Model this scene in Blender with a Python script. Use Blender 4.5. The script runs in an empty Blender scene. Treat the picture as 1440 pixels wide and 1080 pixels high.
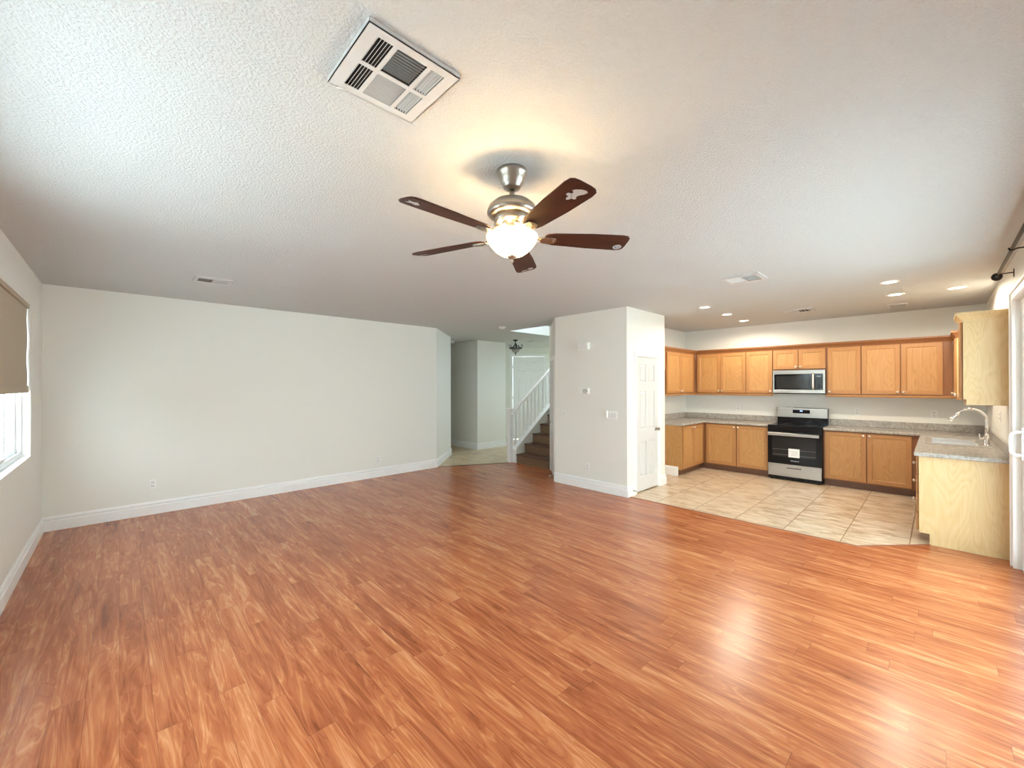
import bpy, bmesh, math, random
from mathutils import Matrix, Vector
random.seed(7)
SC = bpy.context.scene
COL = SC.collection
PI = math.pi
R = math.radians

# ------------------------------------------------------------------ camera, world, light, exposure
CAM_H = 1.6087
YAW = PI / 4 + 0.0207
cam_data = bpy.data.cameras.new('camera')
cam_data.sensor_fit = 'HORIZONTAL'
cam_data.sensor_width = 36.0
cam_data.lens = 574.914 / 1440 * 36.0
cam_data.clip_start = 0.02
camera = bpy.data.objects.new('camera', cam_data)
COL.objects.link(camera)
fwd = Vector((math.cos(YAW) * math.cos(0.0033), math.sin(YAW) * math.cos(0.0033), math.sin(0.0033)))
q = fwd.to_track_quat('-Z', 'Y').to_matrix().to_4x4()
camera.matrix_world = Matrix.Translation((0, 0, CAM_H)) @ q @ Matrix.Rotation(-0.0018, 4, 'Z')
SC.camera = camera

SKY = 10.5
world = bpy.data.worlds.new('daylight')
SC.world = world
world.use_nodes = True
wn = world.node_tree.nodes
bg = wn['Background']
bg.inputs['Color'].default_value = (0.78, 0.91, 1.0, 1)
bg.inputs['Strength'].default_value = SKY

sun_d = bpy.data.lights.new('sun', 'SUN')
sun_d.energy = 16.0
sun_d.angle = R(0.6)
sun_d.color = (0.86, 0.96, 1.0)
sun = bpy.data.objects.new('sun', sun_d)
COL.objects.link(sun)
sun.rotation_euler = Vector((-0.05, -0.10, -0.99)).to_track_quat('-Z', 'Y').to_euler()

def portal(name, loc, direction, sx, sy):
    d = bpy.data.lights.new(name, 'AREA')
    d.shape = 'RECTANGLE'
    d.size, d.size_y = sx, sy
    d.cycles.is_portal = True
    o = bpy.data.objects.new(name, d)
    COL.objects.link(o)
    o.location = loc
    o.rotation_euler = Vector(direction).to_track_quat('-Z', 'Y').to_euler()
    return o

portal('patio_door_portal', (3.87, -0.66, 1.18), (0, 1, 0), 3.5, 2.3)
portal('window_portal', (-0.80, 5.30, 1.665), (1, 0, 0), 1.5, 1.45)
portal('added_side_portal', (-0.80, 2.3, 1.54), (1, 0, 0), 2.2, 1.5)
portal('added_foyer_portal', (9.82, 7.0, 1.9), (-1, 0, 0), 1.3, 1.2)
portal('added_stair_portal', (5.70, 5.66, 3.95), (1, 0, 0), 0.9, 1.9)

SC.view_settings.view_transform = 'Standard'
SC.view_settings.look = 'None'
SC.view_settings.gamma = 1.0
SC.view_settings.use_curve_mapping = False
SC.view_settings.exposure = 0.20
SC.cycles.max_bounces = 10
SC.cycles.diffuse_bounces = 7
SC.cycles.sample_clamp_indirect = 0.0

# ------------------------------------------------------------------ room numbers (metres)
H = 2.74
XL, YF, XK, YR, YK = -0.62, 6.84, 8.74, -0.47, 3.74
XP, YP0, YP1, XP2 = 5.25, 3.09, 4.43, 6.42

# ------------------------------------------------------------------ materials
def mat(name, base=(0.8, 0.8, 0.8), rough=0.5, metal=0.0, spec=0.5, emit=None, estr=0.0):
    m = bpy.data.materials.new(name)
    m.use_nodes = True
    b = m.node_tree.nodes['Principled BSDF']
    b.inputs['Base Color'].default_value = (*base, 1)
    b.inputs['Roughness'].default_value = rough
    b.inputs['Metallic'].default_value = metal
    b.inputs['Specular IOR Level'].default_value = spec
    if emit:
        b.inputs['Emission Color'].default_value = (*emit, 1)
        b.inputs['Emission Strength'].default_value = estr
    return m

def nd(m, kind, **kw):
    n = m.node_tree.nodes.new(kind)
    for k, v in kw.items():
        if k.startswith('i_'):
            n.inputs[k[2:].replace('_', ' ')].default_value = v
        else:
            setattr(n, k, v)
    return n

def lk(m, a, ao, b, bi):
    m.node_tree.links.new(a.outputs[ao], b.inputs[bi])

def bsdf(m):
    return m.node_tree.nodes['Principled BSDF']

def ramp(m, stops):
    r = nd(m, 'ShaderNodeValToRGB')
    el = r.color_ramp.elements
    while len(el) < len(stops):
        el.new(0.5)
    for e, (p, c) in zip(el, stops):
        e.position = p
        e.color = (*c, 1)
    return r

def math_n(m, op, a=None, b=None):
    n = nd(m, 'ShaderNodeMath', operation=op)
    for i, v in enumerate((a, b)):
        if v is None:
            continue
        if isinstance(v, (int, float)):
            n.inputs[i].default_value = v
        else:
            m.node_tree.links.new(v, n.inputs[i])
    return n.outputs[0]

def bumpy(name, base, rough, scale, strength, dist, detail=2.0):
    m = mat(name, base, rough)
    tc = nd(m, 'ShaderNodeTexCoord')
    n = nd(m, 'ShaderNodeTexNoise', i_Scale=scale, i_Detail=detail, i_Roughness=0.55)
    lk(m, tc, 'Object', n, 'Vector')
    rp = ramp(m, [(0.38, (0, 0, 0)), (0.62, (1, 1, 1))])
    lk(m, n, 'Fac', rp, 'Fac')
    b = nd(m, 'ShaderNodeBump', i_Strength=strength, i_Distance=dist)
    lk(m, rp, 'Color', b, 'Height')
    lk(m, b, 'Normal', bsdf(m), 'Normal')
    return m

M = {}
M['wall'] = bumpy('wall_paint', (0.825, 0.82, 0.765), 0.55, 110, 0.12, 0.001)
M['ceil'] = bumpy('ceiling_texture_paint', (0.62, 0.635, 0.63), 0.7, 85, 0.8, 0.0035, 3.0)
M['trim'] = mat('white_gloss_trim', (0.90, 0.90, 0.89), 0.3)
M['door'] = mat('white_door_paint', (0.69, 0.69, 0.675), 0.35)
M['plate'] = mat('white_plastic', (0.88, 0.88, 0.86), 0.35)
M['ivory'] = mat('device_plastic', (0.78, 0.77, 0.73), 0.4)
M['register'] = mat('white_register_enamel', (0.66, 0.66, 0.65), 0.4)
M['slot'] = mat('dark_slot', (0.02, 0.02, 0.02), 0.6)
M['grey'] = mat('grey_plastic', (0.22, 0.22, 0.22), 0.5)
M['vinyl'] = mat('white_vinyl', (0.85, 0.86, 0.86), 0.35)
M['nickel'] = mat('brushed_nickel', (0.40, 0.365, 0.325), 0.3, 1.0)
M['knob'] = mat('satin_nickel_knob', (0.88, 0.85, 0.80), 0.3, 0.85)
M['chrome'] = mat('chrome', (0.86, 0.86, 0.86), 0.07, 1.0)
M['black'] = mat('black_enamel', (0.006, 0.006, 0.007), 0.16, spec=0.25)
M['blackglass'] = mat('black_glass', (0.008, 0.008, 0.009), 0.06, spec=0.22)
M['ovenwin'] = mat('oven_window', (0.024, 0.024, 0.024), 0.10, spec=0.25)
M['iron'] = mat('black_iron', (0.018, 0.016, 0.015), 0.45, 0.6)
M['bronze'] = mat('dark_bronze', (0.04, 0.028, 0.02), 0.4, 0.8)
M['paper'] = mat('white_paper', (0.88, 0.88, 0.87), 0.6)
M['ink'] = mat('grey_print', (0.25, 0.25, 0.25), 0.6)
M['led'] = mat('blue_display', (0.02, 0.03, 0.1), 0.3, emit=(0.25, 0.4, 1.0), estr=3.0)
M['silver'] = mat('silver_letters', (0.75, 0.75, 0.75), 0.3, 1.0)
M['sticker'] = mat('pale_grey_sticker', (0.55, 0.54, 0.53), 0.5)
M['stickerblue'] = mat('blue_sticker_print', (0.12, 0.16, 0.3), 0.5)
M['ductshade'] = mat('duct_shade_black', (0.03, 0.03, 0.03), 0.6)
M['galv'] = mat('galvanised_damper', (0.50, 0.53, 0.55), 0.35, 0.8)
M['strip'] = mat('reducer_strip', (0.30, 0.10, 0.05), 0.35)
M['stripd'] = mat('dark_threshold', (0.10, 0.045, 0.025), 0.4)
M['concrete'] = bumpy('patio_concrete', (0.60, 0.62, 0.62), 0.85, 12, 0.2, 0.004)
M['lawn'] = bumpy('lawn', (0.15, 0.17, 0.06), 0.9, 40, 0.5, 0.02)
M['stucco'] = bumpy('pale_stucco', (0.70, 0.68, 0.62), 0.85, 60, 0.3, 0.004)

M['addedwall'] = bumpy('added_wall_stucco', (0.76, 0.74, 0.70), 0.9, 30, 0.2, 0.004)

def steel():
    m = mat('stainless_steel', (0.42, 0.40, 0.37), 0.27, 1.0)
    tc = nd(m, 'ShaderNodeTexCoord')
    mp = nd(m, 'ShaderNodeMapping')
    mp.inputs['Scale'].default_value = (4, 4, 500)
    n = nd(m, 'ShaderNodeTexNoise', i_Scale=1.0, i_Detail=1.0)
    lk(m, tc, 'Object', mp, 'Vector'); lk(m, mp, 'Vector', n, 'Vector')
    r = nd(m, 'ShaderNodeMapRange')
    r.inputs['To Min'].default_value = 0.26
    r.inputs['To Max'].default_value = 0.32
    lk(m, n, 'Fac', r, 'Value'); lk(m, r, 'Result', bsdf(m), 'Roughness')
    return m
M['steel'] = steel()
M['sinksteel'] = mat('satin_sink_steel', (0.74, 0.73, 0.71), 0.33, 0.9)

def glass():
    m = bpy.data.materials.new('window_glass')
    m.use_nodes = True
    nt = m.node_tree
    nt.nodes.remove(nt.nodes['Principled BSDF'])
    out = nt.nodes['Material Output']
    t = nd(m, 'ShaderNodeBsdfTransparent'); t.inputs[0].default_value = (0.93, 0.96, 0.96, 1)
    g = nd(m, 'ShaderNodeBsdfGlossy'); g.inputs['Roughness'].default_value = 0.02
    lw = nd(m, 'ShaderNodeFresnel', i_IOR=1.3)
    mx = nd(m, 'ShaderNodeMixShader')
    geo = nd(m, 'ShaderNodeNewGeometry')
    fac = math_n(m, 'MULTIPLY', lw.outputs[0], math_n(m, 'SUBTRACT', 1.0, geo.outputs['Backfacing']))
    nt.links.new(fac, mx.inputs[0]); lk(m, t, 0, mx, 1); lk(m, g, 0, mx, 2); lk(m, mx, 0, out, 'Surface')
    return m
M['glass'] = glass()

def bowl_glass():
    m = mat('frosted_alabaster_glass', (0.92, 0.88, 0.78), 0.4, emit=(1.0, 0.72, 0.38), estr=9.0)
    b = bsdf(m)
    nt = m.node_tree
    tr = nd(m, 'ShaderNodeBsdfTranslucent'); tr.inputs[0].default_value = (1.0, 0.93, 0.8, 1)
    mx = nd(m, 'ShaderNodeMixShader'); mx.inputs[0].default_value = 0.55
    lk(m, b, 0, mx, 1); lk(m, tr, 0, mx, 2); lk(m, mx, 0, nt.nodes['Material Output'], 'Surface')
    return m
M['bowl'] = bowl_glass()
M['bulb'] = mat('warm_bulb', (1, 0.9, 0.75), 0.4, emit=(1.0, 0.80, 0.52), estr=30.0)
M['canlens'] = mat('recessed_lamp_lens', (1, 0.95, 0.88), 0.4, emit=(1.0, 0.88, 0.72), estr=9.0)
M['shadeglass'] = mat('seeded_glass', (0.42, 0.42, 0.37), 0.15)

def laminate():
    m = mat('red_brown_laminate_planks', (0.5, 0.2, 0.08), 0.3)
    nt = m.node_tree
    tc = nd(m, 'ShaderNodeTexCoord')
    sp = nd(m, 'ShaderNodeSeparateXYZ'); lk(m, tc, 'Object', sp, 'Vector')
    X, Y = sp.outputs['X'], sp.outputs['Y']
    W = 0.125
    row = math_n(m, 'FLOOR', math_n(m, 'DIVIDE', X, W))
    wn_ = nd(m, 'ShaderNodeTexWhiteNoise', noise_dimensions='1D')
    nt.links.new(row, wn_.inputs['W'])
    ys = math_n(m, 'ADD', Y, math_n(m, 'MULTIPLY', wn_.outputs['Value'], 7.3))
    cell = math_n(m, 'FLOOR', math_n(m, 'DIVIDE', ys, 1.2))
    wc = nd(m, 'ShaderNodeTexWhiteNoise', noise_dimensions='2D')
    cv = nd(m, 'ShaderNodeCombineXYZ')
    nt.links.new(row, cv.inputs['X']); nt.links.new(cell, cv.inputs['Y'])
    lk(m, cv, 0, wc, 'Vector')
    rnd = wc.outputs['Value']
    # grain : long streaks along Y, every plank with its own offset
    gv = nd(m, 'ShaderNodeCombineXYZ')
    nt.links.new(math_n(m, 'MULTIPLY', X, 11.0), gv.inputs['X'])
    nt.links.new(math_n(m, 'MULTIPLY', ys, 1.1), gv.inputs['Y'])
    nt.links.new(math_n(m, 'MULTIPLY', rnd, 37.0), gv.inputs['Z'])
    n1 = nd(m, 'ShaderNodeTexNoise', i_Scale=1.5, i_Detail=4.0, i_Roughness=0.5, i_Distortion=0.9)
    lk(m, gv, 0, n1, 'Vector')
    gv2 = nd(m, 'ShaderNodeCombineXYZ')
    nt.links.new(math_n(m, 'MULTIPLY', X, 42.0), gv2.inputs['X'])
    nt.links.new(math_n(m, 'MULTIPLY', ys, 3.0), gv2.inputs['Y'])
    nt.links.new(math_n(m, 'MULTIPLY', rnd, 91.0), gv2.inputs['Z'])
    n2 = nd(m, 'ShaderNodeTexNoise', i_Scale=1.0, i_Detail=3.0, i_Roughness=0.6, i_Distortion=0.4)
    lk(m, gv2, 0, n2, 'Vector')
    f = math_n(m, 'ADD', math_n(m, 'MULTIPLY', n1.outputs['Fac'], 0.52), math_n(m, 'MULTIPLY', n2.outputs['Fac'], 0.20))
    f = math_n(m, 'ADD', f, math_n(m, 'MULTIPLY', math_n(m, 'SUBTRACT', rnd, 0.5), 0.11))
    gv3 = nd(m, 'ShaderNodeCombineXYZ')
    nt.links.new(math_n(m, 'MULTIPLY', X, 9.0), gv3.inputs['X'])
    nt.links.new(math_n(m, 'MULTIPLY', ys, 0.8), gv3.inputs['Y'])
    nt.links.new(math_n(m, 'MULTIPLY', rnd, 53.0), gv3.inputs['Z'])
    n3 = nd(m, 'ShaderNodeTexNoise', i_Scale=1.0, i_Detail=3.0, i_Roughness=0.5, i_Distortion=1.6)
    lk(m, gv3, 0, n3, 'Vector')
    def ridge(at, width):
        d = math_n(m, 'ABSOLUTE', math_n(m, 'SUBTRACT', n3.outputs['Fac'], at))
        return math_n(m, 'MAXIMUM', math_n(m, 'SUBTRACT', 1.0, math_n(m, 'DIVIDE', d, width)), 0.0)
    f = math_n(m, 'ADD', f, math_n(m, 'MULTIPLY', ridge(0.44, 0.030), 0.12))
    f = math_n(m, 'ADD', f, math_n(m, 'MULTIPLY', ridge(0.60, 0.022), 0.10))
    f = math_n(m, 'SUBTRACT', f, math_n(m, 'MULTIPLY', ridge(0.52, 0.020), 0.07))
    f = math_n(m, 'SUBTRACT', f, math_n(m, 'MULTIPLY', ridge(0.36, 0.014), 0.09))
    rp = ramp(m, [(0.16, (0.22, 0.054, 0.018)), (0.30, (0.38, 0.106, 0.036)), (0.41, (0.49, 0.160, 0.057)), (0.58, (0.66, 0.29, 0.125))])
    nt.links.new(f, rp.inputs['Fac'])
    # seams
    fx = math_n(m, 'FRACT', math_n(m, 'DIVIDE', X, W))
    fy = math_n(m, 'FRACT', math_n(m, 'DIVIDE', ys, 1.2))
    ex = math_n(m, 'MINIMUM', fx, math_n(m, 'SUBTRACT', 1.0, fx))
    ey = math_n(m, 'MINIMUM', fy, math_n(m, 'SUBTRACT', 1.0, fy))
    sx = math_n(m, 'LESS_THAN', ex, 0.010)
    sy = math_n(m, 'LESS_THAN', ey, 0.0012)
    seam = math_n(m, 'MAXIMUM', sx, sy)
    mx = nd(m, 'ShaderNodeMix', data_type='RGBA')
    nt.links.new(math_n(m, 'MULTIPLY', seam, 0.5), mx.inputs['Factor'])
    nt.links.new(rp.outputs['Color'], mx.inputs[6])
    mx.inputs[7].default_value = (0.12, 0.035, 0.015, 1)
    nt.links.new(mx.outputs[2], bsdf(m).inputs['Base Color'])
    rr = nd(m, 'ShaderNodeMapRange')
    rr.inputs['To Min'].default_value = 0.24
    rr.inputs['To Max'].default_value = 0.28
    nt.links.new(n2.outputs['Fac'], rr.inputs['Value'])
    nt.links.new(rr.outputs['Result'], bsdf(m).inputs['Roughness'])
    return m
M['laminate'] = laminate()

def tile(name, c0, c1, c2, grout, size, ox, oy):
    m = mat(name, c1, 0.3)
    nt = m.node_tree
    tc = nd(m, 'ShaderNodeTexCoord')
    sp = nd(m, 'ShaderNodeSeparateXYZ'); lk(m, tc, 'Object', sp, 'Vector')
    u = math_n(m, 'DIVIDE', math_n(m, 'SUBTRACT', sp.outputs['X'], ox), size)
    v = math_n(m, 'DIVIDE', math_n(m, 'SUBTRACT', sp.outputs['Y'], oy), size)
    fu, fv = math_n(m, 'FRACT', u), math_n(m, 'FRACT', v)
    eu = math_n(m, 'MINIMUM', fu, math_n(m, 'SUBTRACT', 1.0, fu))
    ev = math_n(m, 'MINIMUM', fv, math_n(m, 'SUBTRACT', 1.0, fv))
    g = math_n(m, 'MAXIMUM', math_n(m, 'LESS_THAN', ev, 0.0085), math_n(m, 'MULTIPLY', math_n(m, 'LESS_THAN', eu, 0.006), 0.35))
    cv = nd(m, 'ShaderNodeCombineXYZ')
    nt.links.new(math_n(m, 'FLOOR', u), cv.inputs['X']); nt.links.new(math_n(m, 'FLOOR', v), cv.inputs['Y'])
    wc = nd(m, 'ShaderNodeTexWhiteNoise', noise_dimensions='2D'); lk(m, cv, 0, wc, 'Vector')
    gv = nd(m, 'ShaderNodeCombineXYZ')
    nt.links.new(math_n(m, 'MULTIPLY', sp.outputs['X'], 6.5), gv.inputs['X'])
    nt.links.new(math_n(m, 'MULTIPLY', sp.outputs['Y'], 2.2), gv.inputs['Y'])
    nt.links.new(math_n(m, 'MULTIPLY', wc.outputs['Value'], 40.0), gv.inputs['Z'])
    n = nd(m, 'ShaderNodeTexNoise', i_Scale=1.6, i_Detail=6.0, i_Roughness=0.62, i_Distortion=0.8)
    lk(m, gv, 0, n, 'Vector')
    rp = ramp(m, [(0.33, c0), (0.48, c1), (0.64, c2)])
    lk(m, n, 'Fac', rp, 'Fac')
    mx = nd(m, 'ShaderNodeMix', data_type='RGBA')
    nt.links.new(g, mx.inputs['Factor'])
    nt.links.new(rp.outputs['Color'], mx.inputs[6])
    mx.inputs[7].default_value = (*grout, 1)
    nt.links.new(mx.outputs[2], bsdf(m).inputs['Base Color'])
    bp = nd(m, 'ShaderNodeBump', i_Strength=0.3, i_Distance=0.002)
    bp.invert = True
    nt.links.new(g, bp.inputs['Height'])
    lk(m, bp, 'Normal', bsdf(m), 'Normal')
    return m
M['tile'] = tile('beige_ceramic_tile', (0.44, 0.30, 0.175), (0.68, 0.54, 0.385), (0.80, 0.69, 0.55), (0.32, 0.19, 0.10), 0.498, 5.02, 0.205)
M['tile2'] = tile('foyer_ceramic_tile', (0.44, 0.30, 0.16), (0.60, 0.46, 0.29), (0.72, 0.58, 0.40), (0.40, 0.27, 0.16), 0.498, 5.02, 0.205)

def wood(name, dark, mid, light, rough=0.38, bands=9.0, amp=0.5, axis='Z'):
    m = mat(name, mid, rough)
    nt = m.node_tree
    tc = nd(m, 'ShaderNodeTexCoord')
    oi = nd(m, 'ShaderNodeObjectInfo')
    off = nd(m, 'ShaderNodeVectorMath', operation='SCALE')
    off.inputs[0].default_value = (13.1, 7.7, 29.3)
    nt.links.new(oi.outputs['Random'], off.inputs['Scale'])
    add = nd(m, 'ShaderNodeVectorMath', operation='ADD')
    lk(m, tc, 'Object', add, 0); lk(m, off, 0, add, 1)
    s1 = {'Z': (4.2, 4.2, 0.85), 'X': (0.75, 3.4, 3.4)}[axis]
    s2 = {'Z': (75, 75, 2.5), 'X': (2.5, 75, 75)}[axis]
    mp = nd(m, 'ShaderNodeVectorMath', operation='MULTIPLY'); mp.inputs[1].default_value = s1
    lk(m, add, 0, mp, 0)
    n = nd(m, 'ShaderNodeTexNoise', i_Scale=1.0, i_Detail=2.0, i_Roughness=0.45, i_Distortion=0.6)
    lk(m, mp, 0, n, 'Vector')
    tri = math_n(m, 'PINGPONG', math_n(m, 'MULTIPLY', n.outputs['Fac'], bands), 0.5)
    mp2 = nd(m, 'ShaderNodeVectorMath', operation='MULTIPLY'); mp2.inputs[1].default_value = s2
    lk(m, add, 0, mp2, 0)
    n2 = nd(m, 'ShaderNodeTexNoise', i_Scale=1.0, i_Detail=2.0)
    lk(m, mp2, 0, n2, 'Vector')
    f = math_n(m, 'ADD', math_n(m, 'MULTIPLY', tri, 2 * amp), math_n(m, 'MULTIPLY', n2.outputs['Fac'], 1.0 - amp))
    f = math_n(m, 'ADD', math_n(m, 'MULTIPLY', f, 0.75), math_n(m, 'MULTIPLY', n.outputs['Fac'], 0.25))
    rp = ramp(m, [(0.12, dark), (0.40, mid), (0.80, light)])
    nt.links.new(f, rp.inputs['Fac'])
    lk(m, rp, 'Color', bsdf(m), 'Base Color')
    return m
M['wood'] = wood('honey_oak_frame', (0.34, 0.153, 0.050), (0.44, 0.210, 0.072), (0.49, 0.25, 0.094), amp=0.15)
M['frame'] = wood('red_oak_face_frame', (0.20, 0.075, 0.027), (0.27, 0.108, 0.038), (0.31, 0.135, 0.050), amp=0.15)
M['veneer'] = wood('honey_oak_panel', (0.35, 0.168, 0.056), (0.485, 0.252, 0.088), (0.56, 0.31, 0.122), bands=20, amp=0.38)
M['side'] = wood('pale_side_veneer', (0.52, 0.335, 0.135), (0.64, 0.455, 0.22), (0.69, 0.52, 0.28), bands=22, amp=0.38)  # paler wood tone for right-wall cabinet sides, crown and rail
M['toe'] = wood('dark_toe_kick', (0.12, 0.05, 0.025), (0.17, 0.075, 0.04), (0.20, 0.09, 0.05), amp=0.2)
M['tread'] = wood('dark_stair_wood', (0.055, 0.025, 0.015), (0.10, 0.048, 0.028), (0.14, 0.07, 0.04), amp=0.2, axis='X')
M['riser'] = wood('brown_stair_wood', (0.13, 0.075, 0.042), (0.19, 0.115, 0.065), (0.23, 0.145, 0.085), amp=0.2, axis='X')
M['blade'] = wood('dark_walnut_blade', (0.024, 0.007, 0.004), (0.055, 0.016, 0.009), (0.085, 0.026, 0.014), bands=5, amp=0.35, axis='X', rough=0.5)
bsdf(M['blade']).inputs['Specular IOR Level'].default_value = 0.25

def counter():
    m = mat('grey_beige_speckled_laminate', (0.45, 0.40, 0.34), 0.22)
    nt = m.node_tree
    tc = nd(m, 'ShaderNodeTexCoord')
    mp = nd(m, 'ShaderNodeMapping'); mp.inputs['Scale'].default_value = (1.0, 2.2, 1.5)
    lk(m, tc, 'Object', mp, 'Vector')
    n = nd(m, 'ShaderNodeTexNoise', i_Scale=16.0, i_Detail=8.0, i_Roughness=0.72, i_Distortion=1.0)
    lk(m, mp, 'Vector', n, 'Vector')
    rp = ramp(m, [(0.33, (0.26, 0.23, 0.20)), (0.5, (0.40, 0.37, 0.33)), (0.66, (0.53, 0.50, 0.455))])
    lk(m, n, 'Fac', rp, 'Fac')
    lk(m, rp, 'Color', bsdf(m), 'Base Color')
    return m
M['counter'] = counter()

def linen():
    m = mat('tan_blind_fabric', (0.55, 0.47, 0.36), 0.85)
    nt = m.node_tree
    tr = nd(m, 'ShaderNodeBsdfTranslucent'); tr.inputs[0].default_value = (0.42, 0.34, 0.23, 1)
    mx = nd(m, 'ShaderNodeMixShader'); mx.inputs[0].default_value = 0.12
    lk(m, bsdf(m), 0, mx, 1); lk(m, tr, 0, mx, 2)
    lk(m, mx, 0, nt.nodes['Material Output'], 'Surface')
    return m
M['linen'] = linen()

# ------------------------------------------------------------------ mesh helpers
class MB:
    def __init__(self):
        self.v, self.f, self.s = [], [], []

    def add(self, vs, fs, smooth=False, mtx=None):
        o = len(self.v)
        for p in vs:
            p = Vector(p)
            self.v.append(tuple(mtx @ p) if mtx else tuple(p))
        for f in fs:
            self.f.append([i + o for i in f])
            self.s.append(smooth)
        return self

    def box(self, x0, x1, y0, y1, z0, z1, mtx=None):
        x0, x1 = sorted((x0, x1)); y0, y1 = sorted((y0, y1)); z0, z1 = sorted((z0, z1))
        vs = [(x0, y0, z0), (x1, y0, z0), (x1, y1, z0), (x0, y1, z0), (x0, y0, z1), (x1, y0, z1), (x1, y1, z1), (x0, y1, z1)]
        return self.add(vs, [(0, 3, 2, 1), (4, 5, 6, 7), (0, 1, 5, 4), (1, 2, 6, 5), (2, 3, 7, 6), (3, 0, 4, 7)], mtx=mtx)

    def prism(self, poly, z0, z1, mtx=None):
        # poly counter-clockwise
        a = sum(poly[i][0] * poly[(i + 1) % len(poly)][1] - poly[(i + 1) % len(poly)][0] * poly[i][1] for i in range(len(poly)))
        if a < 0:
            poly = poly[::-1]
        n = len(poly)
        vs = [(x, y, z0) for x, y in poly] + [(x, y, z1) for x, y in poly]
        fs = [list(range(n))[::-1], list(range(n, 2 * n))]
        fs += [(i, (i + 1) % n, n + (i + 1) % n, n + i) for i in range(n)]
        return self.add(vs, fs, mtx=mtx)

    def lathe(self, prof, n=32, mtx=None, smooth=True):
        # prof: (r, z) bottom to top or top to bottom, around Z
        vs, fs = [], []
        for r, z in prof:
            for k in range(n):
                a = 2 * PI * k / n
                vs.append((r * math.cos(a), r * math.sin(a), z))
        for i in range(len(prof) - 1):
            for k in range(n):
                k2 = (k + 1) % n
                fs.append((i * n + k, i * n + k2, (i + 1) * n + k2, (i + 1) * n + k))
        for i in (0, len(prof) - 1):
            if prof[i][0] > 1e-6:
                ring = [i * n + k for k in range(n)]
                fs.append(ring[::-1] if i == 0 else ring)
        return self.add(vs, fs, smooth, mtx)

    def cyl(self, p0, p1, r, n=20, r1=None):
        p0, p1 = Vector(p0), Vector(p1)
        d = p1 - p0
        m = Matrix.Translation(p0) @ d.to_track_quat('Z', 'Y').to_matrix().to_4x4()
        return self.lathe([(r, 0), (r if r1 is None else r1, d.length)], n, m)

    def tube(self, pts, r, n=12, cap=True):
        pts = [Vector(p) for p in pts]
        rs = r if isinstance(r, (list, tuple)) else [r] * len(pts)
        vs, fs = [], []
        up = None
        for i, p in enumerate(pts):
            t = (pts[min(i + 1, len(pts) - 1)] - pts[max(i - 1, 0)]).normalized()
            if up is None:
                up = Vector((0, 0, 1)) if abs(t.z) < 0.9 else Vector((1, 0, 0))
            s = t.cross(up).normalized()
            up = s.cross(t).normalized()
            for k in range(n):
                a = 2 * PI * k / n
                vs.append(p + s * math.cos(a) * rs[i] + up * math.sin(a) * rs[i])
        for i in range(len(pts) - 1):
            for k in range(n):
                k2 = (k + 1) % n
                fs.append((i * n + k, i * n + k2, (i + 1) * n + k2, (i + 1) * n + k))
        if cap:
            fs.append(list(range(n))[::-1])
            fs.append([(len(pts) - 1) * n + k for k in range(n)])
        return self.add(vs, fs, True)

    def sweep(self, path, prof, closed_prof=True):
        # profile (d, z): d measured to the right of the 2-D path, mitred
        path = [Vector(p) for p in path]
        n = len(path)
        vs, fs = [], []
        for i, p in enumerate(path):
            d0 = (path[i] - path[i - 1]).normalized() if i > 0 else None
            d1 = (path[i + 1] - path[i]).normalized() if i < n - 1 else None
            ns = [Vector((d.y, -d.x)) for d in (d0, d1) if d is not None]
            if len(ns) == 2:
                b = (ns[0] + ns[1]).normalized()
                k = 1.0 / max(0.2, b.dot(ns[0]))
            else:
                b, k = ns[0], 1.0
            for d, z in prof:
                w = p + b * (d * k)
                vs.append((w.x, w.y, z))
        m = len(prof)
        for i in range(n - 1):
            for j in range(m):
                j2 = (j + 1) % m
                fs.append((i * m + j, (i + 1) * m + j, (i + 1) * m + j2, i * m + j2))
        fs.append(list(range(m)))
        fs.append([(n - 1) * m + j for j in range(m)][::-1])
        return self.add(vs, fs)

    def grid(self, xs, zs, filled, y0, y1):
        # solid plate with holes in the XZ plane between y0 and y1
        nx, nz = len(xs), len(zs)
        vid = {}
        def V(i, k, y):
            key = (i, k, y)
            if key not in vid:
                vid[key] = len(self.v)
                self.v.append((xs[i], y, zs[k]))
            return vid[key]
        def F(*a):
            self.f.append(list(a)); self.s.append(False)
        ok = lambda i, k: 0 <= i < nx - 1 and 0 <= k < nz - 1 and filled(i, k)
        for i in range(nx - 1):
            for k in range(nz - 1):
                if not ok(i, k):
                    continue
                F(V(i, k, y0), V(i + 1, k, y0), V(i + 1, k + 1, y0), V(i, k + 1, y0))
                F(V(i, k, y1), V(i, k + 1, y1), V(i + 1, k + 1, y1), V(i + 1, k, y1))
                if not ok(i - 1, k):
                    F(V(i, k, y0), V(i, k + 1, y0), V(i, k + 1, y1), V(i, k, y1))
                if not ok(i + 1, k):
                    F(V(i + 1, k, y0), V(i + 1, k, y1), V(i + 1, k + 1, y1), V(i + 1, k + 1, y0))
                if not ok(i, k - 1):
                    F(V(i, k, y0), V(i, k, y1), V(i + 1, k, y1), V(i + 1, k, y0))
                if not ok(i, k + 1):
                    F(V(i, k + 1, y0), V(i + 1, k + 1, y0), V(i + 1, k + 1, y1), V(i, k + 1, y1))
        return self

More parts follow.
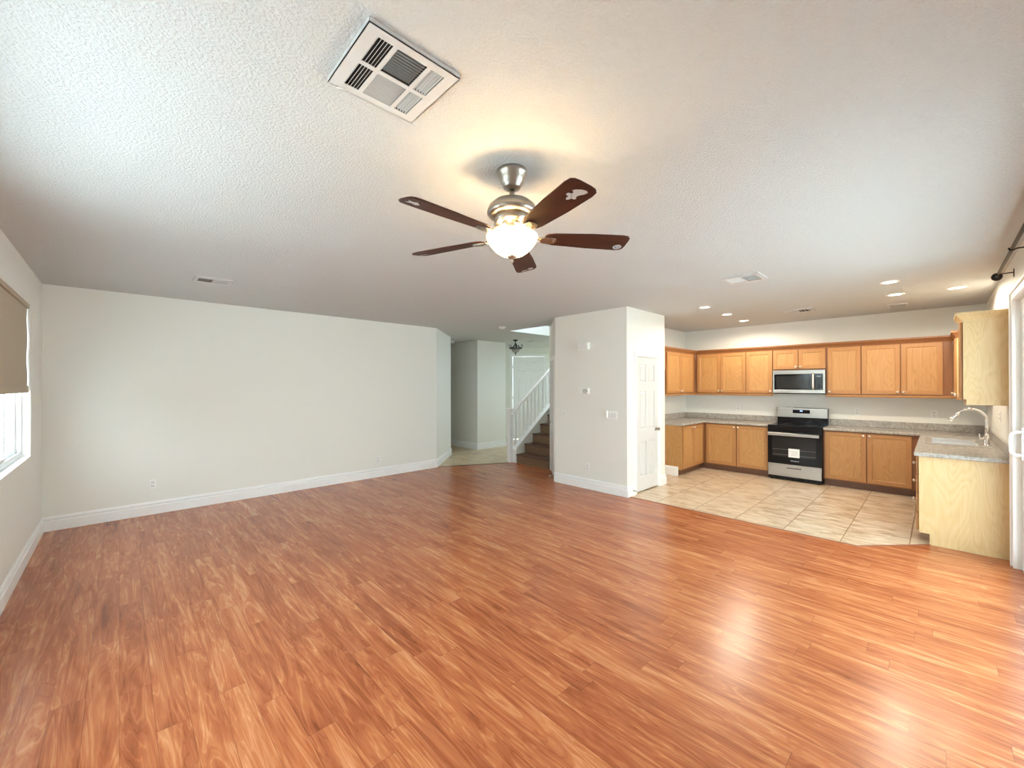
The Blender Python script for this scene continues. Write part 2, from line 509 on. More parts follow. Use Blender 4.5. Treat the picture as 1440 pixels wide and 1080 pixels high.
    def build(self, name, material, parent=None, loc=None, rz=None, bevel=0.0, segs=2):
        me = bpy.data.meshes.new(name)
        me.from_pydata(self.v, [], self.f)
        bm = bmesh.new(); bm.from_mesh(me)
        bmesh.ops.recalc_face_normals(bm, faces=bm.faces)
        bm.to_mesh(me); bm.free()
        me.polygons.foreach_set('use_smooth', self.s)
        me.materials.append(material)
        o = bpy.data.objects.new(name, me)
        COL.objects.link(o)
        if parent:
            o.parent = parent
        if loc:
            o.location = loc
        if rz is not None:
            o.rotation_euler = (0, 0, rz)
        if bevel:
            b = o.modifiers.new('edge', 'BEVEL')
            b.width = bevel; b.segments = segs; b.limit_method = 'ANGLE'; b.angle_limit = R(40)
        return o

def tag(o, label, cat, group=None):
    o['label'] = label; o['category'] = cat
    if group:
        o['group'] = group
    return o

def thing(name, label, cat, loc=(0, 0, 0), rz=0.0, group=None):
    o = bpy.data.objects.new(name, None)
    o.empty_display_size = 0.1
    COL.objects.link(o)
    o.location = loc; o.rotation_euler = (0, 0, rz)
    return tag(o, label, cat, group)

def struct(o, label=None):
    o['kind'] = 'structure'
    if label:
        o['label'] = label
    return o

def holder(name, loc, rz):
    o = bpy.data.objects.new(name, None)
    o.empty_display_size = 0.1
    COL.objects.link(o)
    o.location = loc; o.rotation_euler = (0, 0, rz)
    return struct(o)

# ------------------------------------------------------------------ room shell
def wall(name, p0, p1, t=0.13, holes=(), z0=0.0, z1=H, m='wall'):
    """p0->p1, room on the right of the direction; thickness to the left."""
    p0, p1 = Vector(p0), Vector(p1)
    L = (p1 - p0).length
    xs = sorted({0.0, L, *[h[0] for h in holes], *[h[1] for h in holes]})
    zs = sorted({z0, z1, *[h[2] for h in holes], *[h[3] for h in holes]})
    def filled(i, k):
        cx, cz = (xs[i] + xs[i + 1]) / 2, (zs[k] + zs[k + 1]) / 2
        return not any(h[0] < cx < h[1] and h[2] < cz < h[3] for h in holes)
    b = MB().grid(xs, zs, filled, 0.0, t)
    d = p1 - p0
    return struct(b.build(name, M[m], loc=(p0.x, p0.y, 0), rz=math.atan2(d.y, d.x)))

# floors
lam = MB().prism([(-0.75, -0.60), (5.87, -0.60), (5.87, 0.064), (5.30, 0.564), (5.30, 3.15), (5.36, 3.15), (5.36, 4.42), (5.96, 5.02), (5.96, 6.13), (4.5, 6.86), (-0.75, 6.95)], -0.12, 0.0)
struct(lam.build('floor', M['laminate']))
kt = MB().prism([(5.87, -0.60), (8.9, -0.60), (8.9, 3.85), (5.9, 3.85), (5.9, 3.2), (5.36, 3.2), (5.36, 3.15), (5.30, 3.15), (5.30, 0.564), (5.87, 0.064)], -0.12, 0.0)
struct(kt.build('floor_kitchen', M['tile']))
struct(MB().prism([(5.36, 3.2), (5.9, 3.2), (5.9, 3.85), (8.9, 3.85), (8.9, 5.02), (5.96, 5.02), (5.36, 4.42)], -0.12, 0.0).build('floor_closet', M['laminate']))
ft = MB().prism([(4.5, 6.86), (5.96, 6.13), (5.96, 5.02), (9.9, 5.02), (9.9, 9.6), (7.3, 11.3), (5.2, 11.3), (5.2, 7.6)], -0.12, 0.0)
struct(ft.build('floor_foyer', M['tile2']))
def strip(name, path, w, hgt, m):
    pts = [Vector(p) for p in path]
    b = MB().sweep(pts, [(-w / 2, -0.02), (-w / 2, hgt * 0.4), (-w / 4, hgt), (w / 4, hgt), (w / 2, hgt * 0.4), (w / 2, -0.02)])
    return struct(b.build(name, M[m]))
strip('trim_1', [(5.30, 3.06), (5.30, 0.564), (5.87, 0.064)], 0.028, 0.006, 'strip')
strip('trim_2', [(4.53, 6.845), (5.84, 6.19)], 0.035, 0.007, 'stripd')

# ceiling with the stair opening
OX0, OX1, OY0, OY1 = 5.85, 9.45, 5.16, 6.167
cb = MB()
xs = [-0.75, OX0, OX1, 10.0]; ys = [-0.60, OY0, OY1, 11.3]
cb.grid(xs, ys, lambda i, k: not (i == 1 and k == 1), -(H + 0.22), -H)
for i, v in enumerate(cb.v):
    cb.v[i] = (v[0], v[2], -v[1])
struct(cb.build('ceiling', M['ceil']))

# stair shaft going up to the floor above, lit through an added unseen high window
wall('wall_shaft_near', (OX0, OY0), (OX0, OY1), 0.1, holes=[(0.06, 0.95, 3.0, 4.9)], z0=H + 0.22, z1=5.0)
struct(MB().box(OX0 - 0.1, OX1 + 0.1, OY0 - 0.1, OY1 + 0.1, 5.0, 5.15).build('ceiling_shaft', M['wall']))
wall('wall_shaft_far', (OX1, OY1), (OX1, OY0), 0.1, z0=H + 0.22, z1=5.0)
wall('wall_shaft_front', (OX0 - 0.1, OY1), (OX1 + 0.1, OY1), 0.1, z0=H + 0.22, z1=5.0)
wall('wall_shaft_rear', (OX1 + 0.1, OY0), (OX0 - 0.1, OY0), 0.1, z0=H + 0.22, z1=5.0)

# living room walls
wall('wall_left', (XL, YR - 0.13), (XL, YF + 0.13), holes=[(4.55 - YR + 0.13, 6.06 - YR + 0.13, 0.937, 2.39), (1.2 - YR + 0.13, 3.4 - YR + 0.13, 0.8, 2.28)])
wall('wall_far', (XL, YF), (4.50, YF))
wall('wall_entry_angled', (4.50, YF), (5.58, 7.88))
wall('wall_hall_near', (5.58, 7.88), (5.58, 11.0))
wall('wall_hall_end', (5.45, 11.0), (6.60, 11.0))
wall('wall_hall_right', (6.46, 11.0), (6.46, 7.98))
wall('wall_foyer', (6.59, 7.98), (7.42, 7.98))
wall('wall_foyer_return', (7.42, 8.11), (7.42, 9.8))
# front door wall, square to the diagonal
rt = Vector((math.sin(YAW), -math.cos(YAW))); fw = Vector((math.cos(YAW), math.sin(YAW)))
fd0 = fw * 12.2 + rt * (-1.3)
fd1 = fw * 12.2 + rt * 1.75
FDX0, FDX1 = 1.3 + (720.5 - 720) * 12.2 / 575, 1.3 + (766 - 720) * 12.2 / 575
wall('wall_front_door', fd0, fd1, holes=[(FDX0, FDX1, 0.0, 2.475)])
wall('wall_foyer_side', (9.70, 7.9), (9.70, 5.10), holes=[(0.25, 1.55, 1.3, 2.5)])
wall('wall_stair', (5.95, 5.16 - 0.13), (9.7, 5.16 - 0.13), t=0.13)
# pantry block
wall('wall_closet_angled', (5.96, 5.14), (XP, YP1), holes=[(0.11, 0.87, 0.0, 2.05)])
wall('wall_pillar', (XP, YP1), (XP, YP0))
PD0, PD1 = 5.505 - XP, 6.20 - XP
wall('wall_pantry', (XP + 0.13, YP0), (XP2, YP0), holes=[(PD0 - 0.13, PD1 - 0.13, 0.0, 2.045)])
wall('wall_alcove_side', (XP2, YP0 + 0.13), (XP2, YK + 0.13))
wall('wall_closet_rear', (8.745, 5.03), (8.745, 3.87))
# kitchen
wall('wall_kitchen_left', (XP2 - 0.13, YK), (XK, YK))
wall('wall_kitchen_back', (XK, YK + 0.13), (XK, YR - 0.13))
SL0, SL1, SLZ = 2.10, 5.64, 2.345     # sliding door opening along X
wall('wall_right', (XK, YR), (XL - 0.13, YR), holes=[(XK - SL1, XK - SL0, 0.0, SLZ)])

# baseboards
BP = [(0.0, 0.0), (0.019, 0.0), (0.019, 0.104), (0.008, 0.112), (0.008, 0.122), (0.0165, 0.128), (0.0150, 0.142), (0.008, 0.157), (0.0, 0.159)]
def base(name, path):
    return struct(MB().sweep(path, BP).build(name, M['trim']))
base('baseboard_left', [(XL, YR), (XL, YF)])
base('baseboard_far', [(XL, YF), (4.50, YF), (5.58, 7.88), (5.58, 10.9)])
base('baseboard_hall', [(6.46, 10.9), (6.46, 7.98), (7.42, 7.98), (7.42, 9.2)])
c45 = Vector((0.71, 0.71)).normalized()
base('baseboard_pillar', [(XP + c45.x * 0.07, YP1 + c45.y * 0.07), (XP, YP1), (XP, YP0), (XP + PD0 - 0.058, YP0)])
base('baseboard_pantry', [(XP + PD1 + 0.058, YP0), (XP2, YP0), (XP2, YK)])
base('baseboard_alcove', [(7.148, YK), (7.148, 3.195)])
base('baseboard_right', [(SL0 - 0.1, YR), (XL, YR)])

# ------------------------------------------------------------------ doors
def casing(name, loc, rz, x0, x1, z1, w=0.06):
    b = MB()
    for (a0, a1, c0, c1) in ((x0 - w, x0, 0, z1 + w), (x1, x1 + w, 0, z1 + w), (x0, x1, z1, z1 + w)):
        b.box(a0, a1, -0.013, 0.002, c0, c1)
    e = 0.016
    b.box(x0 - w, x0 - w + e, -0.020, -0.012, 0, z1 + w)
    b.box(x1 + w - e, x1 + w, -0.020, -0.012, 0, z1 + w)
    b.box(x0 - w + e, x1 + w - e, -0.020, -0.012, z1 + w - e, z1 + w)
    # jamb lining
    b.box(x0, x0 + 0.012, 0.0, 0.11, 0, z1); b.box(x1 - 0.012, x1, 0.0, 0.11, 0, z1); b.box(x0 + 0.012, x1 - 0.012, 0.0, 0.11, z1 - 0.012, z1)
    return struct(b.build(name, M['trim'], loc=loc, rz=rz, bevel=0.002, segs=1))

def six_panel(name, loc, rz, x0, x1, z0, z1, y, knob_x, hinge_x, knob_z=0.92, hinges=True, paint='door'):
    """door leaf with six raised panels; its face at local y, the knob's side towards -y"""
    root = holder(name, loc, rz)
    W, Hh = x1 - x0, z1 - z0
    st, mid = W * 0.155, W * 0.11
    pw = (W - 2 * st - mid) / 2
    rows = [(0.105, 0.365), (0.455, 0.745), (0.815, 0.945)]
    xs = [x0, x0 + st, x0 + st + pw, x0 + st + pw + mid, x1 - st, x1]
    zs = [z0]
    for a, b_ in rows:
        zs += [z0 + Hh * a, z0 + Hh * b_]
    zs.append(z1)
    b = MB().grid(xs, zs, lambda i, k: not (i in (1, 3) and k in (1, 3, 5)), y, y + 0.035)
    b.build('leaf', M[paint], root, bevel=0.002, segs=1)
    for i in (1, 3):
        for k in (1, 3, 5):
            p = MB()
            a0, a1, c0, c1 = xs[i], xs[i + 1], zs[k], zs[k + 1]
            g, s = 0.010, 0.036
            rings = [(0, 0.013), (g, 0.016), (g + 0.004, 0.015), (s, 0.003)]
            vs, fs = [], []
            for (ins, dep) in rings:
                vs += [(a0 + ins, y + dep, c0 + ins), (a1 - ins, y + dep, c0 + ins), (a1 - ins, y + dep, c1 - ins), (a0 + ins, y + dep, c1 - ins)]
            for r_ in range(len(rings) - 1):
                for j in range(4):
                    fs.append((r_ * 4 + j, r_ * 4 + (j + 1) % 4, r_ * 4 + 4 + (j + 1) % 4, r_ * 4 + 4 + j))
            fs.append((12, 13, 14, 15))
            vs += [(a0, y + 0.03, c0), (a1, y + 0.03, c0), (a1, y + 0.03, c1), (a0, y + 0.03, c1)]
            for j in range(4):
                fs.append((16 + j, 16 + (j + 1) % 4, (j + 1) % 4, j))
            fs.append((19, 18, 17, 16))
            p.add(vs, fs)
            p.build('raised_panel', M[paint], root)
    kn = MB().lathe([(0.03, 0.0), (0.03, 0.006), (0.012, 0.010), (0.010, 0.030), (0.024, 0.040), (0.028, 0.052), (0.022, 0.062), (0.0, 0.066)], 20,
                    Matrix.Translation((knob_x, y, knob_z)) @ Matrix.Rotation(PI / 2, 4, 'X'))
    kn.build('door_knob', M['nickel'], root)
    if hinges:
        for hz in (0.13, 0.5, 0.875):
            hb = MB().cyl((hinge_x, y - 0.006, z0 + Hh * hz - 0.045), (hinge_x, y - 0.006, z0 + Hh * hz + 0.045), 0.007, 10)
            hb.build('hinge', M['nickel'], root)
    return root

# pantry door (kitchen side of the pillar)
six_panel('door_1', (XP, YP0, 0), 0, PD0 + 0.014, PD1 - 0.014, 0.018, 2.03, 0.006, PD1 - 0.075, PD0 + 0.013)
casing('trim_3', (XP, YP0, 0), 0, PD0, PD1, 2.045)
# closet door under the stairs on the angled wall
rz45 = math.atan2(YP1 - 5.14, XP - 5.96)
six_panel('door_2', (5.96, 5.14, 0), rz45, 0.124, 0.856, 0.05, 2.03, -0.02, 0.20, 0.86, hinges=False)
casing('trim_4', (5.96, 5.14, 0), rz45, 0.11, 0.87, 2.05, 0.055)
# front door
rzf = math.atan2((fd1 - fd0).y, (fd1 - fd0).x)
six_panel('door_3', (fd0.x, fd0.y, 0), rzf, FDX0 + 0.014, FDX1 - 0.014, 0.01, 2.46, 0.03, FDX1 - 0.08, FDX0 + 0.012, knob_z=0.95, paint='trim')
casing('trim_5', (fd0.x, fd0.y, 0), rzf, FDX0, FDX1, 2.475, 0.065)

# sliding patio door
sd = holder('door_4', (XK, YR, 0), PI)
a0, a1 = XK - SL1, XK - SL0
b = MB()
fy0, fy1 = 0.03, 0.12
b.box(a0, a0 + 0.035, fy0, fy1, 0, SLZ); b.box(a1 - 0.035, a1, fy0, fy1, 0, SLZ)
b.box(a0 + 0.035, a1 - 0.035, fy0, fy1, SLZ - 0.04, SLZ); b.box(a0 + 0.035, a1 - 0.035, fy0, fy1, 0.0, 0.03)
b.build('door_frame', M['vinyl'], sd, bevel=0.003, segs=1)
mid = (a0 + a1) / 2
for nm, (x0, x1, y0) in {'sliding_panel': (a0 + 0.036, mid + 0.04, 0.034), 'fixed_panel': (mid - 0.04, a1 - 0.036, 0.078)}.items():
    s = MB()
    w = 0.075
    s.box(x0, x0 + w, y0, y0 + 0.038, 0.032, SLZ - 0.042); s.box(x1 - w, x1, y0, y0 + 0.038, 0.032, SLZ - 0.042)
    s.box(x0 + w, x1 - w, y0, y0 + 0.038, SLZ - 0.042 - w, SLZ - 0.042); s.box(x0 + w, x1 - w, y0, y0 + 0.038, 0.032, 0.032 + w + 0.02)
    so = s.build(nm, M['vinyl'], sd, bevel=0.003, segs=1)
    g = MB().box(x0 + w, x1 - w, y0 + 0.016, y0 + 0.022, 0.032 + w + 0.02, SLZ - 0.042 - w)
    g.build('glass_pane', M['glass'], so)
hx = a0 + 0.036 + 0.04
hb = MB().tube([(hx, 0.034, 1.20), (hx, -0.01, 1.20), (hx, -0.035, 1.18), (hx, -0.04, 1.10), (hx, -0.035, 1.02), (hx, -0.01, 1.00), (hx, 0.034, 1.00)], 0.013, 12)
hb.box(hx - 0.02, hx + 0.02, 0.022, 0.035, 0.96, 1.24)
hb.build('door_handle', M['vinyl'], sd)
# casing of the patio door, wide and stepped
b = MB()
x0, x1, zt, w = a0, a1, SLZ, 0.075
for (p0_, p1_, c0, c1) in ((x0 - w, x0, 0, zt + w), (x1, x1 + w, 0, zt + w), (x0, x1, zt, zt + w)):
    b.box(p0_, p1_, -0.022, 0.002, c0, c1)
b.box(x0 - w, x0 - w + 0.02, -0.034, -0.02, 0, zt + w); b.box(x1 + w - 0.02, x1 + w, -0.034, -0.02, 0, zt + w)
b.box(x0 - w + 0.02, x1 + w - 0.02, -0.034, -0.02, zt + w - 0.02, zt + w)
struct(b.build('trim_6', M['trim'], loc=(XK, YR, 0), rz=PI, bevel=0.003, segs=1))

# window in the wall on the camera's far-left
wd = holder('window_1', (XL, 0, 0), PI / 2)
wx0, wx1, wz0, wz1 = 4.55, 6.06, 0.937, 2.39
b = MB()
fw_ = 0.04
b.box(wx0, wx0 + fw_, 0.055, 0.12, wz0, wz1); b.box(wx1 - fw_, wx1, 0.055, 0.12, wz0, wz1)
b.box(wx0 + fw_, wx1 - fw_, 0.055, 0.12, wz0, wz0 + fw_); b.box(wx0 + fw_, wx1 - fw_, 0.055, 0.12, wz1 - fw_, wz1)
b.box(wx0 + fw_, wx1 - fw_, 0.055, 0.066, wz0 + fw_, wz0 + fw_ + 0.012)
b.build('window_frame', M['vinyl'], wd, bevel=0.003, segs=1)
MB().box(wx0, wx0 + 0.003, 0.0, 0.055, wz0 + 0.0035, wz1).box(wx1 - 0.003, wx1, 0.0, 0.055, wz0 + 0.0035, wz1).box(wx0, wx1, -0.004, 0.055, wz0, wz0 + 0.003).build('window_sill', M['trim'], wd)
wm = (wx0 + wx1) / 2
for (x0, x1, y0) in ((wx0 + fw_, wm + 0.02, 0.064), (wm - 0.02, wx1 - fw_, 0.090)):
    s = MB(); w = 0.038
    s.box(x0, x0 + w, y0, y0 + 0.024, wz0 + fw_, wz1 - fw_); s.box(x1 - w, x1, y0, y0 + 0.024, wz0 + fw_, wz1 - fw_)
    s.box(x0 + w, x1 - w, y0, y0 + 0.024, wz0 + fw_, wz0 + fw_ + w); s.box(x0 + w, x1 - w, y0, y0 + 0.024, wz1 - fw_ - w, wz1 - fw_)
    so = s.build('sash', M['vinyl'], wd, bevel=0.003, segs=1)
    MB().box(x0 + w, x1 - w, y0 + 0.010, y0 + 0.015, wz0 + fw_ + w, wz1 - fw_ - w).build('glass_pane', M['glass'], so)
wd = holder('window_added_side', (XL, 0, 0), PI / 2)  # added unseen window, brings more daylight into the living room
b = MB()
b.box(1.2, 1.24, 0.055, 0.12, 0.8, 2.28); b.box(3.36, 3.4, 0.055, 0.12, 0.8, 2.28); b.box(2.28, 2.32, 0.055, 0.12, 0.84, 2.24)
b.box(1.24, 3.36, 0.055, 0.12, 0.8, 0.84); b.box(1.24, 3.36, 0.055, 0.12, 2.24, 2.28)
b.build('window_frame', M['vinyl'], wd)
MB().box(1.24, 2.28, 0.08, 0.086, 0.84, 2.24).build('glass_pane', M['glass'], wd)
MB().box(2.32, 3.36, 0.08, 0.086, 0.84, 2.24).build('glass_pane', M['glass'], wd)
# added foyer window, never in view, to light the foyer walls
wd = holder('window_added_foyer', (9.70, 7.9, 0), -PI / 2)
b = MB()
b.box(0.25, 0.29, 0.05, 0.11, 1.3, 2.5); b.box(1.51, 1.55, 0.05, 0.11, 1.3, 2.5); b.box(0.29, 1.51, 0.05, 0.11, 1.3, 1.34); b.box(0.29, 1.51, 0.05, 0.11, 2.46, 2.5)
b.build('window_frame', M['vinyl'], wd)
MB().box(0.29, 1.51, 0.07, 0.076, 1.34, 2.46).build('glass_pane', M['glass'], wd)

# roman blind inside the window
bl = thing('window_blind', 'tan fabric blind half lowered in the window at the corner', 'blind', (XL, 0, wz1), PI / 2)
MB().box(wx0 + 0.015, wx1 - 0.012, 0.006, 0.050, -0.036, -0.002).build('head_rail', M['linen'], bl)
b = MB()
vs, fs = [], []
n = 14
for i in range(n + 1):
    z = -0.034 - (0.80 - 0.034) * i / n
    y = 0.022 + 0.003 * math.sin(i * 0.9)
    vs += [(wx0 + 0.02, y, z), (wx1 - 0.018, y, z), (wx1 - 0.018, y + 0.004, z), (wx0 + 0.02, y + 0.004, z)]
for i in range(n):
    for j in range(4):
        fs.append((i * 4 + j, i * 4 + (j + 1) % 4, i * 4 + 4 + (j + 1) % 4, i * 4 + 4 + j))
fs += [(3, 2, 1, 0), tuple(n * 4 + j for j in range(4))]
b.add(vs, fs)
b.build('fabric', M['linen'], bl)
MB().box(wx0 + 0.02, wx1 - 0.018, 0.012, 0.036, -0.842, -0.775).build('hem', M['linen'], bl, bevel=0.006)

# outside: patio, lawns, boundary wall
struct(MB().box(-6, 16, -14, -0.61, -0.16, -0.06).build('ground_patio', M['concrete']))
struct(MB().box(-14, -0.76, -0.60, 16, -0.16, -0.06).build('ground_side_yard', M['concrete']))
struct(MB().box(9.95, 20, -0.60, 16, -0.16, -0.06).build('ground_front_lawn', M['lawn']))
struct(MB().box(-3.9, -3.7, -0.6, 14, -0.06, 1.9).build('wall_boundary', M['stucco']))

struct(MB().box(0.5, 7.6, -2.9, -0.62, 2.80, 2.95).build('ceiling_added_shade', M['stucco']))  # added unseen cover, cuts the high sky light at the patio door
struct(MB().box(-6, 16, -11.5, -11.2, -0.06, 5.2).build('wall_added_screen', M['addedwall']))  # added unseen wall, tunes the low-angle light through the patio door

# ------------------------------------------------------------------ stairs
st = thing('staircase', 'dark wooden stairs climbing behind white railing beyond the pillar', 'stairs', (5.93, 5.17, 0))
rise, run = 0.1915, 0.245
for k in range(12):
    x, z = k * run, (k + 1) * rise
    MB().box(x, x + 0.02, 0, 0.875, k * rise + (0 if k == 0 else 0.0), z - 0.03).build('riser', M['riser'], st)
    MB().box(x - 0.025, x + run + 0.018, 0, 0.875, z - 0.03, z).build('tread', M['tread'], st, bevel=0.008)
# closed stringer wall with cap, newel, hand rail, balusters
sl = 0.782
rl = thing('stair_railing', 'white wooden stair railing with square balusters and newel post', 'railing', (5.90, 6.10, 0))
L = 3.4
def zt(x):  # top of the knee wall at local x (X - 5.90)
    return 0.26 + sl * x
b = MB()
kx0 = 0.03
poly = [(kx0, 0.0), (L, 0.0), (L, min(2.69, zt(L))), ((2.69 - 0.26) / sl, 2.69), (kx0, zt(kx0))]
vs = [(x, -0.05, z) for x, z in poly] + [(x, 0.045, z) for x, z in poly]
n = len(poly)
b.add(vs, [list(range(n)), list(range(n, 2 * n))[::-1]] + [(i, i + n, (i + 1) % n + n, (i + 1) % n) for i in range(n)])
b.build('knee_wall', M['wall'], rl)
def slope_bar(x0, x1, yc, wy, zf, hgt):
    b = MB()
    vs = []
    for x in (x0, x1):
        for (dy, dz) in ((-wy / 2, 0), (wy / 2, 0), (wy / 2, hgt), (-wy / 2, hgt)):
            vs.append((x, yc + dy, zf(x) + dz))
    b.add(vs, [(0, 1, 2, 3), (7, 6, 5, 4), (0, 4, 5, 1), (1, 5, 6, 2), (2, 6, 7, 3), (3, 7, 4, 0)])
    return b
slope_bar(kx0 - 0.012, 3.0, -0.003, 0.13, zt, 0.045).build('rail_cap', M['trim'], rl, bevel=0.006)
hr = lambda x: 1.045 - 0.06 + sl * (x + 0.022)
slope_bar(-0.02, 1.9, 0.045, 0.06, hr, 0.06).build('handrail', M['trim'], rl, bevel=0.012)
for k in range(15):
    x = 0.085 + k * 0.118
    MB().box(x - 0.016, x + 0.016, 0.018, 0.050, zt(x) + 0.03, hr(x) + 0.02).build('baluster', M['trim'], rl)
nb = MB().box(-0.06, 0.03, 0.046, 0.136, 0, 1.10)
nb.build('newel_post', M['trim'], rl, bevel=0.004)
MB().box(-0.075, 0.045, 0.031, 0.151, 1.10, 1.13).build('newel_cap', M['trim'], rl, bevel=0.006)
bb = MB().box(0.012, 0.031, -0.052, 0.046, 0, 0.15)
bb.build('plinth', M['trim'], rl, bevel=0.004)

# ------------------------------------------------------------------ ceiling fan
FX, FY = 1.495, 1.556
fan = thing('ceiling_fan', 'brushed nickel ceiling fan with five walnut blades and lit bowl', 'ceiling fan', (FX, FY, H))
MB().lathe([(0.0, 0), (0.080, 0), (0.081, -0.014), (0.077, -0.022), (0.074, -0.026), (0.068, -0.046), (0.057, -0.070), (0.050, -0.077), (0.049, -0.082), (0.043, -0.092), (0.016, -0.097), (0.0, -0.097)], 48).build('canopy', M['nickel'], fan)
MB().lathe([(0.0, -0.09), (0.013, -0.09), (0.013, -0.17), (0.0, -0.17)], 20).build('downrod', M['nickel'], fan)
MB().lathe([(0.0, -0.140), (0.026, -0.140), (0.030, -0.150), (0.062, -0.155), (0.098, -0.168), (0.122, -0.190), (0.131, -0.215), (0.131, -0.226), (0.122, -0.238), (0.110, -0.243), (0.0, -0.243)], 56).build('motor_housing', M['nickel'], fan)
MB().lathe([(0.0, -0.243), (0.098, -0.243), (0.094, -0.275), (0.078, -0.282), (0.0, -0.282)], 48).build('blade_hub', M['nickel'], fan)
MB().lathe([(0.0, -0.280), (0.056, -0.280), (0.060, -0.286), (0.060, -0.318), (0.054, -0.326), (0.0, -0.326)], 40).build('light_fitter', M['nickel'], fan)
bowlp = [(0.040, -0.448), (0.060, -0.441), (0.085, -0.424), (0.112, -0.396), (0.130, -0.368), (0.1345, -0.352), (0.134, -0.344), (0.127, -0.338), (0.122, -0.342), (0.128, -0.352), (0.123, -0.368), (0.106, -0.394), (0.080, -0.420), (0.056, -0.437), (0.0, -0.443)]
MB().lathe([(0.0, -0.452)] + bowlp, 56).build('light_bowl', M['bowl'], fan)
MB().lathe([(0.0, -0.486), (0.006, -0.484), (0.009, -0.474), (0.006, -0.468), (0.009, -0.464), (0.022, -0.458), (0.026, -0.450), (0.024, -0.446), (0.0, -0.446)], 24).build('finial', M['nickel'], fan)
for k in range(3):
    a = 2 * PI * k / 3 + 0.5
    c = Vector((0.062 * math.cos(a), 0.062 * math.sin(a), -0.352))
    MB().lathe([(0.0, -0.03), (0.014, -0.026), (0.019, -0.010), (0.014, 0.012), (0.009, 0.022), (0.0, 0.024)], 14, Matrix.Translation(c)).build('bulb', M['bulb'], fan)
    ld = bpy.data.lights.new('fan_bulb_light', 'POINT')
    ld.energy = 6.0; ld.color = (1.0, 0.68, 0.36); ld.shadow_soft_size = 0.02
    lo = bpy.data.objects.new('fan_bulb_light', ld); COL.objects.link(lo)
    lo.parent = fan; lo.location = (0.088 * math.cos(a + 1.05), 0.088 * math.sin(a + 1.05), -0.338)
BZ = -0.348
def blade_outline():
    pts = []
    r0, r1 = 0.175, 0.640
    w0, w1 = 0.052, 0.071
    up = [(r0, w0 * 0.55), (r0 + 0.015, w0 * 0.85), (r0 + 0.05, w0 * 1.02), (r0 + 0.14, w0 * 1.14), (0.42, 0.067), (r1 - 0.05, w1), (r1 - 0.018, w1 * 0.93), (r1 - 0.004, w1 * 0.72), (r1, w1 * 0.4)]
    pts = [(x, -y) for x, y in up] + [(x, y) for x, y in up[::-1]]
    return pts
STK = {
    0: [[(0.500, 0.002), (0.512, -0.006), (0.526, -0.004), (0.533, -0.022), (0.548, -0.020), (0.552, -0.006), (0.566, -0.006), (0.572, -0.018), (0.586, -0.012), (0.604, 0.008), (0.610, 0.026), (0.602, 0.038), (0.584, 0.034), (0.560, 0.022), (0.546, 0.020), (0.538, 0.028), (0.526, 0.026), (0.524, 0.012), (0.510, 0.010)]],
    1: [[(0.598 + 0.024 * math.cos(t * PI / 8), 0.034 + 0.022 * math.sin(t * PI / 8)) for t in range(16)], [(0.574, 0.040), (0.586, 0.046), (0.590, 0.036), (0.580, 0.030)]],
    2: [[(0.60 + 0.016 * math.cos(t * PI / 6), -0.028 + 0.018 * math.sin(t * PI / 6)) for t in range(12)], [(0.612, -0.008), (0.622, 0.030), (0.604, 0.034), (0.606, -0.006)]],
    3: [[(0.57, -0.012), (0.59, -0.020), (0.61, -0.014), (0.63, -0.022), (0.628, -0.010), (0.60, -0.004)]],
    4: [[(0.56, 0.0), (0.575, 0.012), (0.585, 0.028), (0.60, 0.012), (0.625, 0.016), (0.61, -0.004), (0.62, -0.022), (0.595, -0.012), (0.572, -0.022)]],
}
for k, ang in enumerate((-107, -35, 37, 109, 181)):
    rot = (R(-12), 0, R(ang))
    bo = MB().prism(blade_outline(), -0.004, 0.004).build('blade', M['blade'], fan, bevel=0.002, segs=1)
    bo.location = (0, 0, BZ); bo.rotation_euler = rot
    ib = MB().prism([(0.150, -0.016), (0.172, -0.026), (0.205, -0.030), (0.232, -0.024), (0.240, 0.0), (0.232, 0.024), (0.205, 0.030), (0.172, 0.026), (0.150, 0.016)], -0.013, -0.0045)
    for (sx_, sy_) in ((0.19, -0.015), (0.19, 0.015), (0.222, 0.0)):
        ib.lathe([(0.0, -0.017), (0.005, -0.016), (0.006, -0.013)], 10, Matrix.Translation((sx_, sy_, 0)))
    iron = ib.build('blade_iron', M['nickel'], fan, bevel=0.002, segs=1)
    iron.location = (0, 0, BZ); iron.rotation_euler = rot
    arm = MB().prism([(0.080, -0.022), (0.13, -0.017), (0.187, -0.015), (0.187, 0.015), (0.13, 0.017), (0.080, 0.022)], -0.010, 0.0)
    ao = arm.build('blade_arm', M['nickel'], fan, bevel=0.003, segs=1)
    ca, sa = math.cos(R(ang)), math.sin(R(ang))
    ao.location = (0, 0, -0.252); ao.rotation_euler = (0, R(32), R(ang))
    for j, poly in enumerate(STK[k]):
        so = MB().prism(poly, -0.0052, -0.0044).build('sticker', M['sticker'], bo)
        if k == 1 and j == 0:
            MB().prism([(0.598 + 0.016 * math.cos(t * PI / 6), 0.034 + 0.013 * math.sin(t * PI / 6)) for t in range(12)], -0.0056, -0.0051).build('sticker', M['stickerblue'], bo)
            MB().prism([(0.598 + 0.010 * math.cos(t * PI / 5), 0.032 + 0.007 * math.sin(t * PI / 5)) for t in range(10)], -0.006, -0.0055).build('sticker', M['sticker'], bo)
        if k == 0:
            for (ex_, ey_) in ((0.533, 0.006), (0.545, 0.000)):
                MB().prism([(ex_ + 0.004 * math.cos(t * PI / 4), ey_ + 0.004 * math.sin(t * PI / 4)) for t in range(8)], -0.0056, -0.0051).build('sticker', M['ink'], bo)

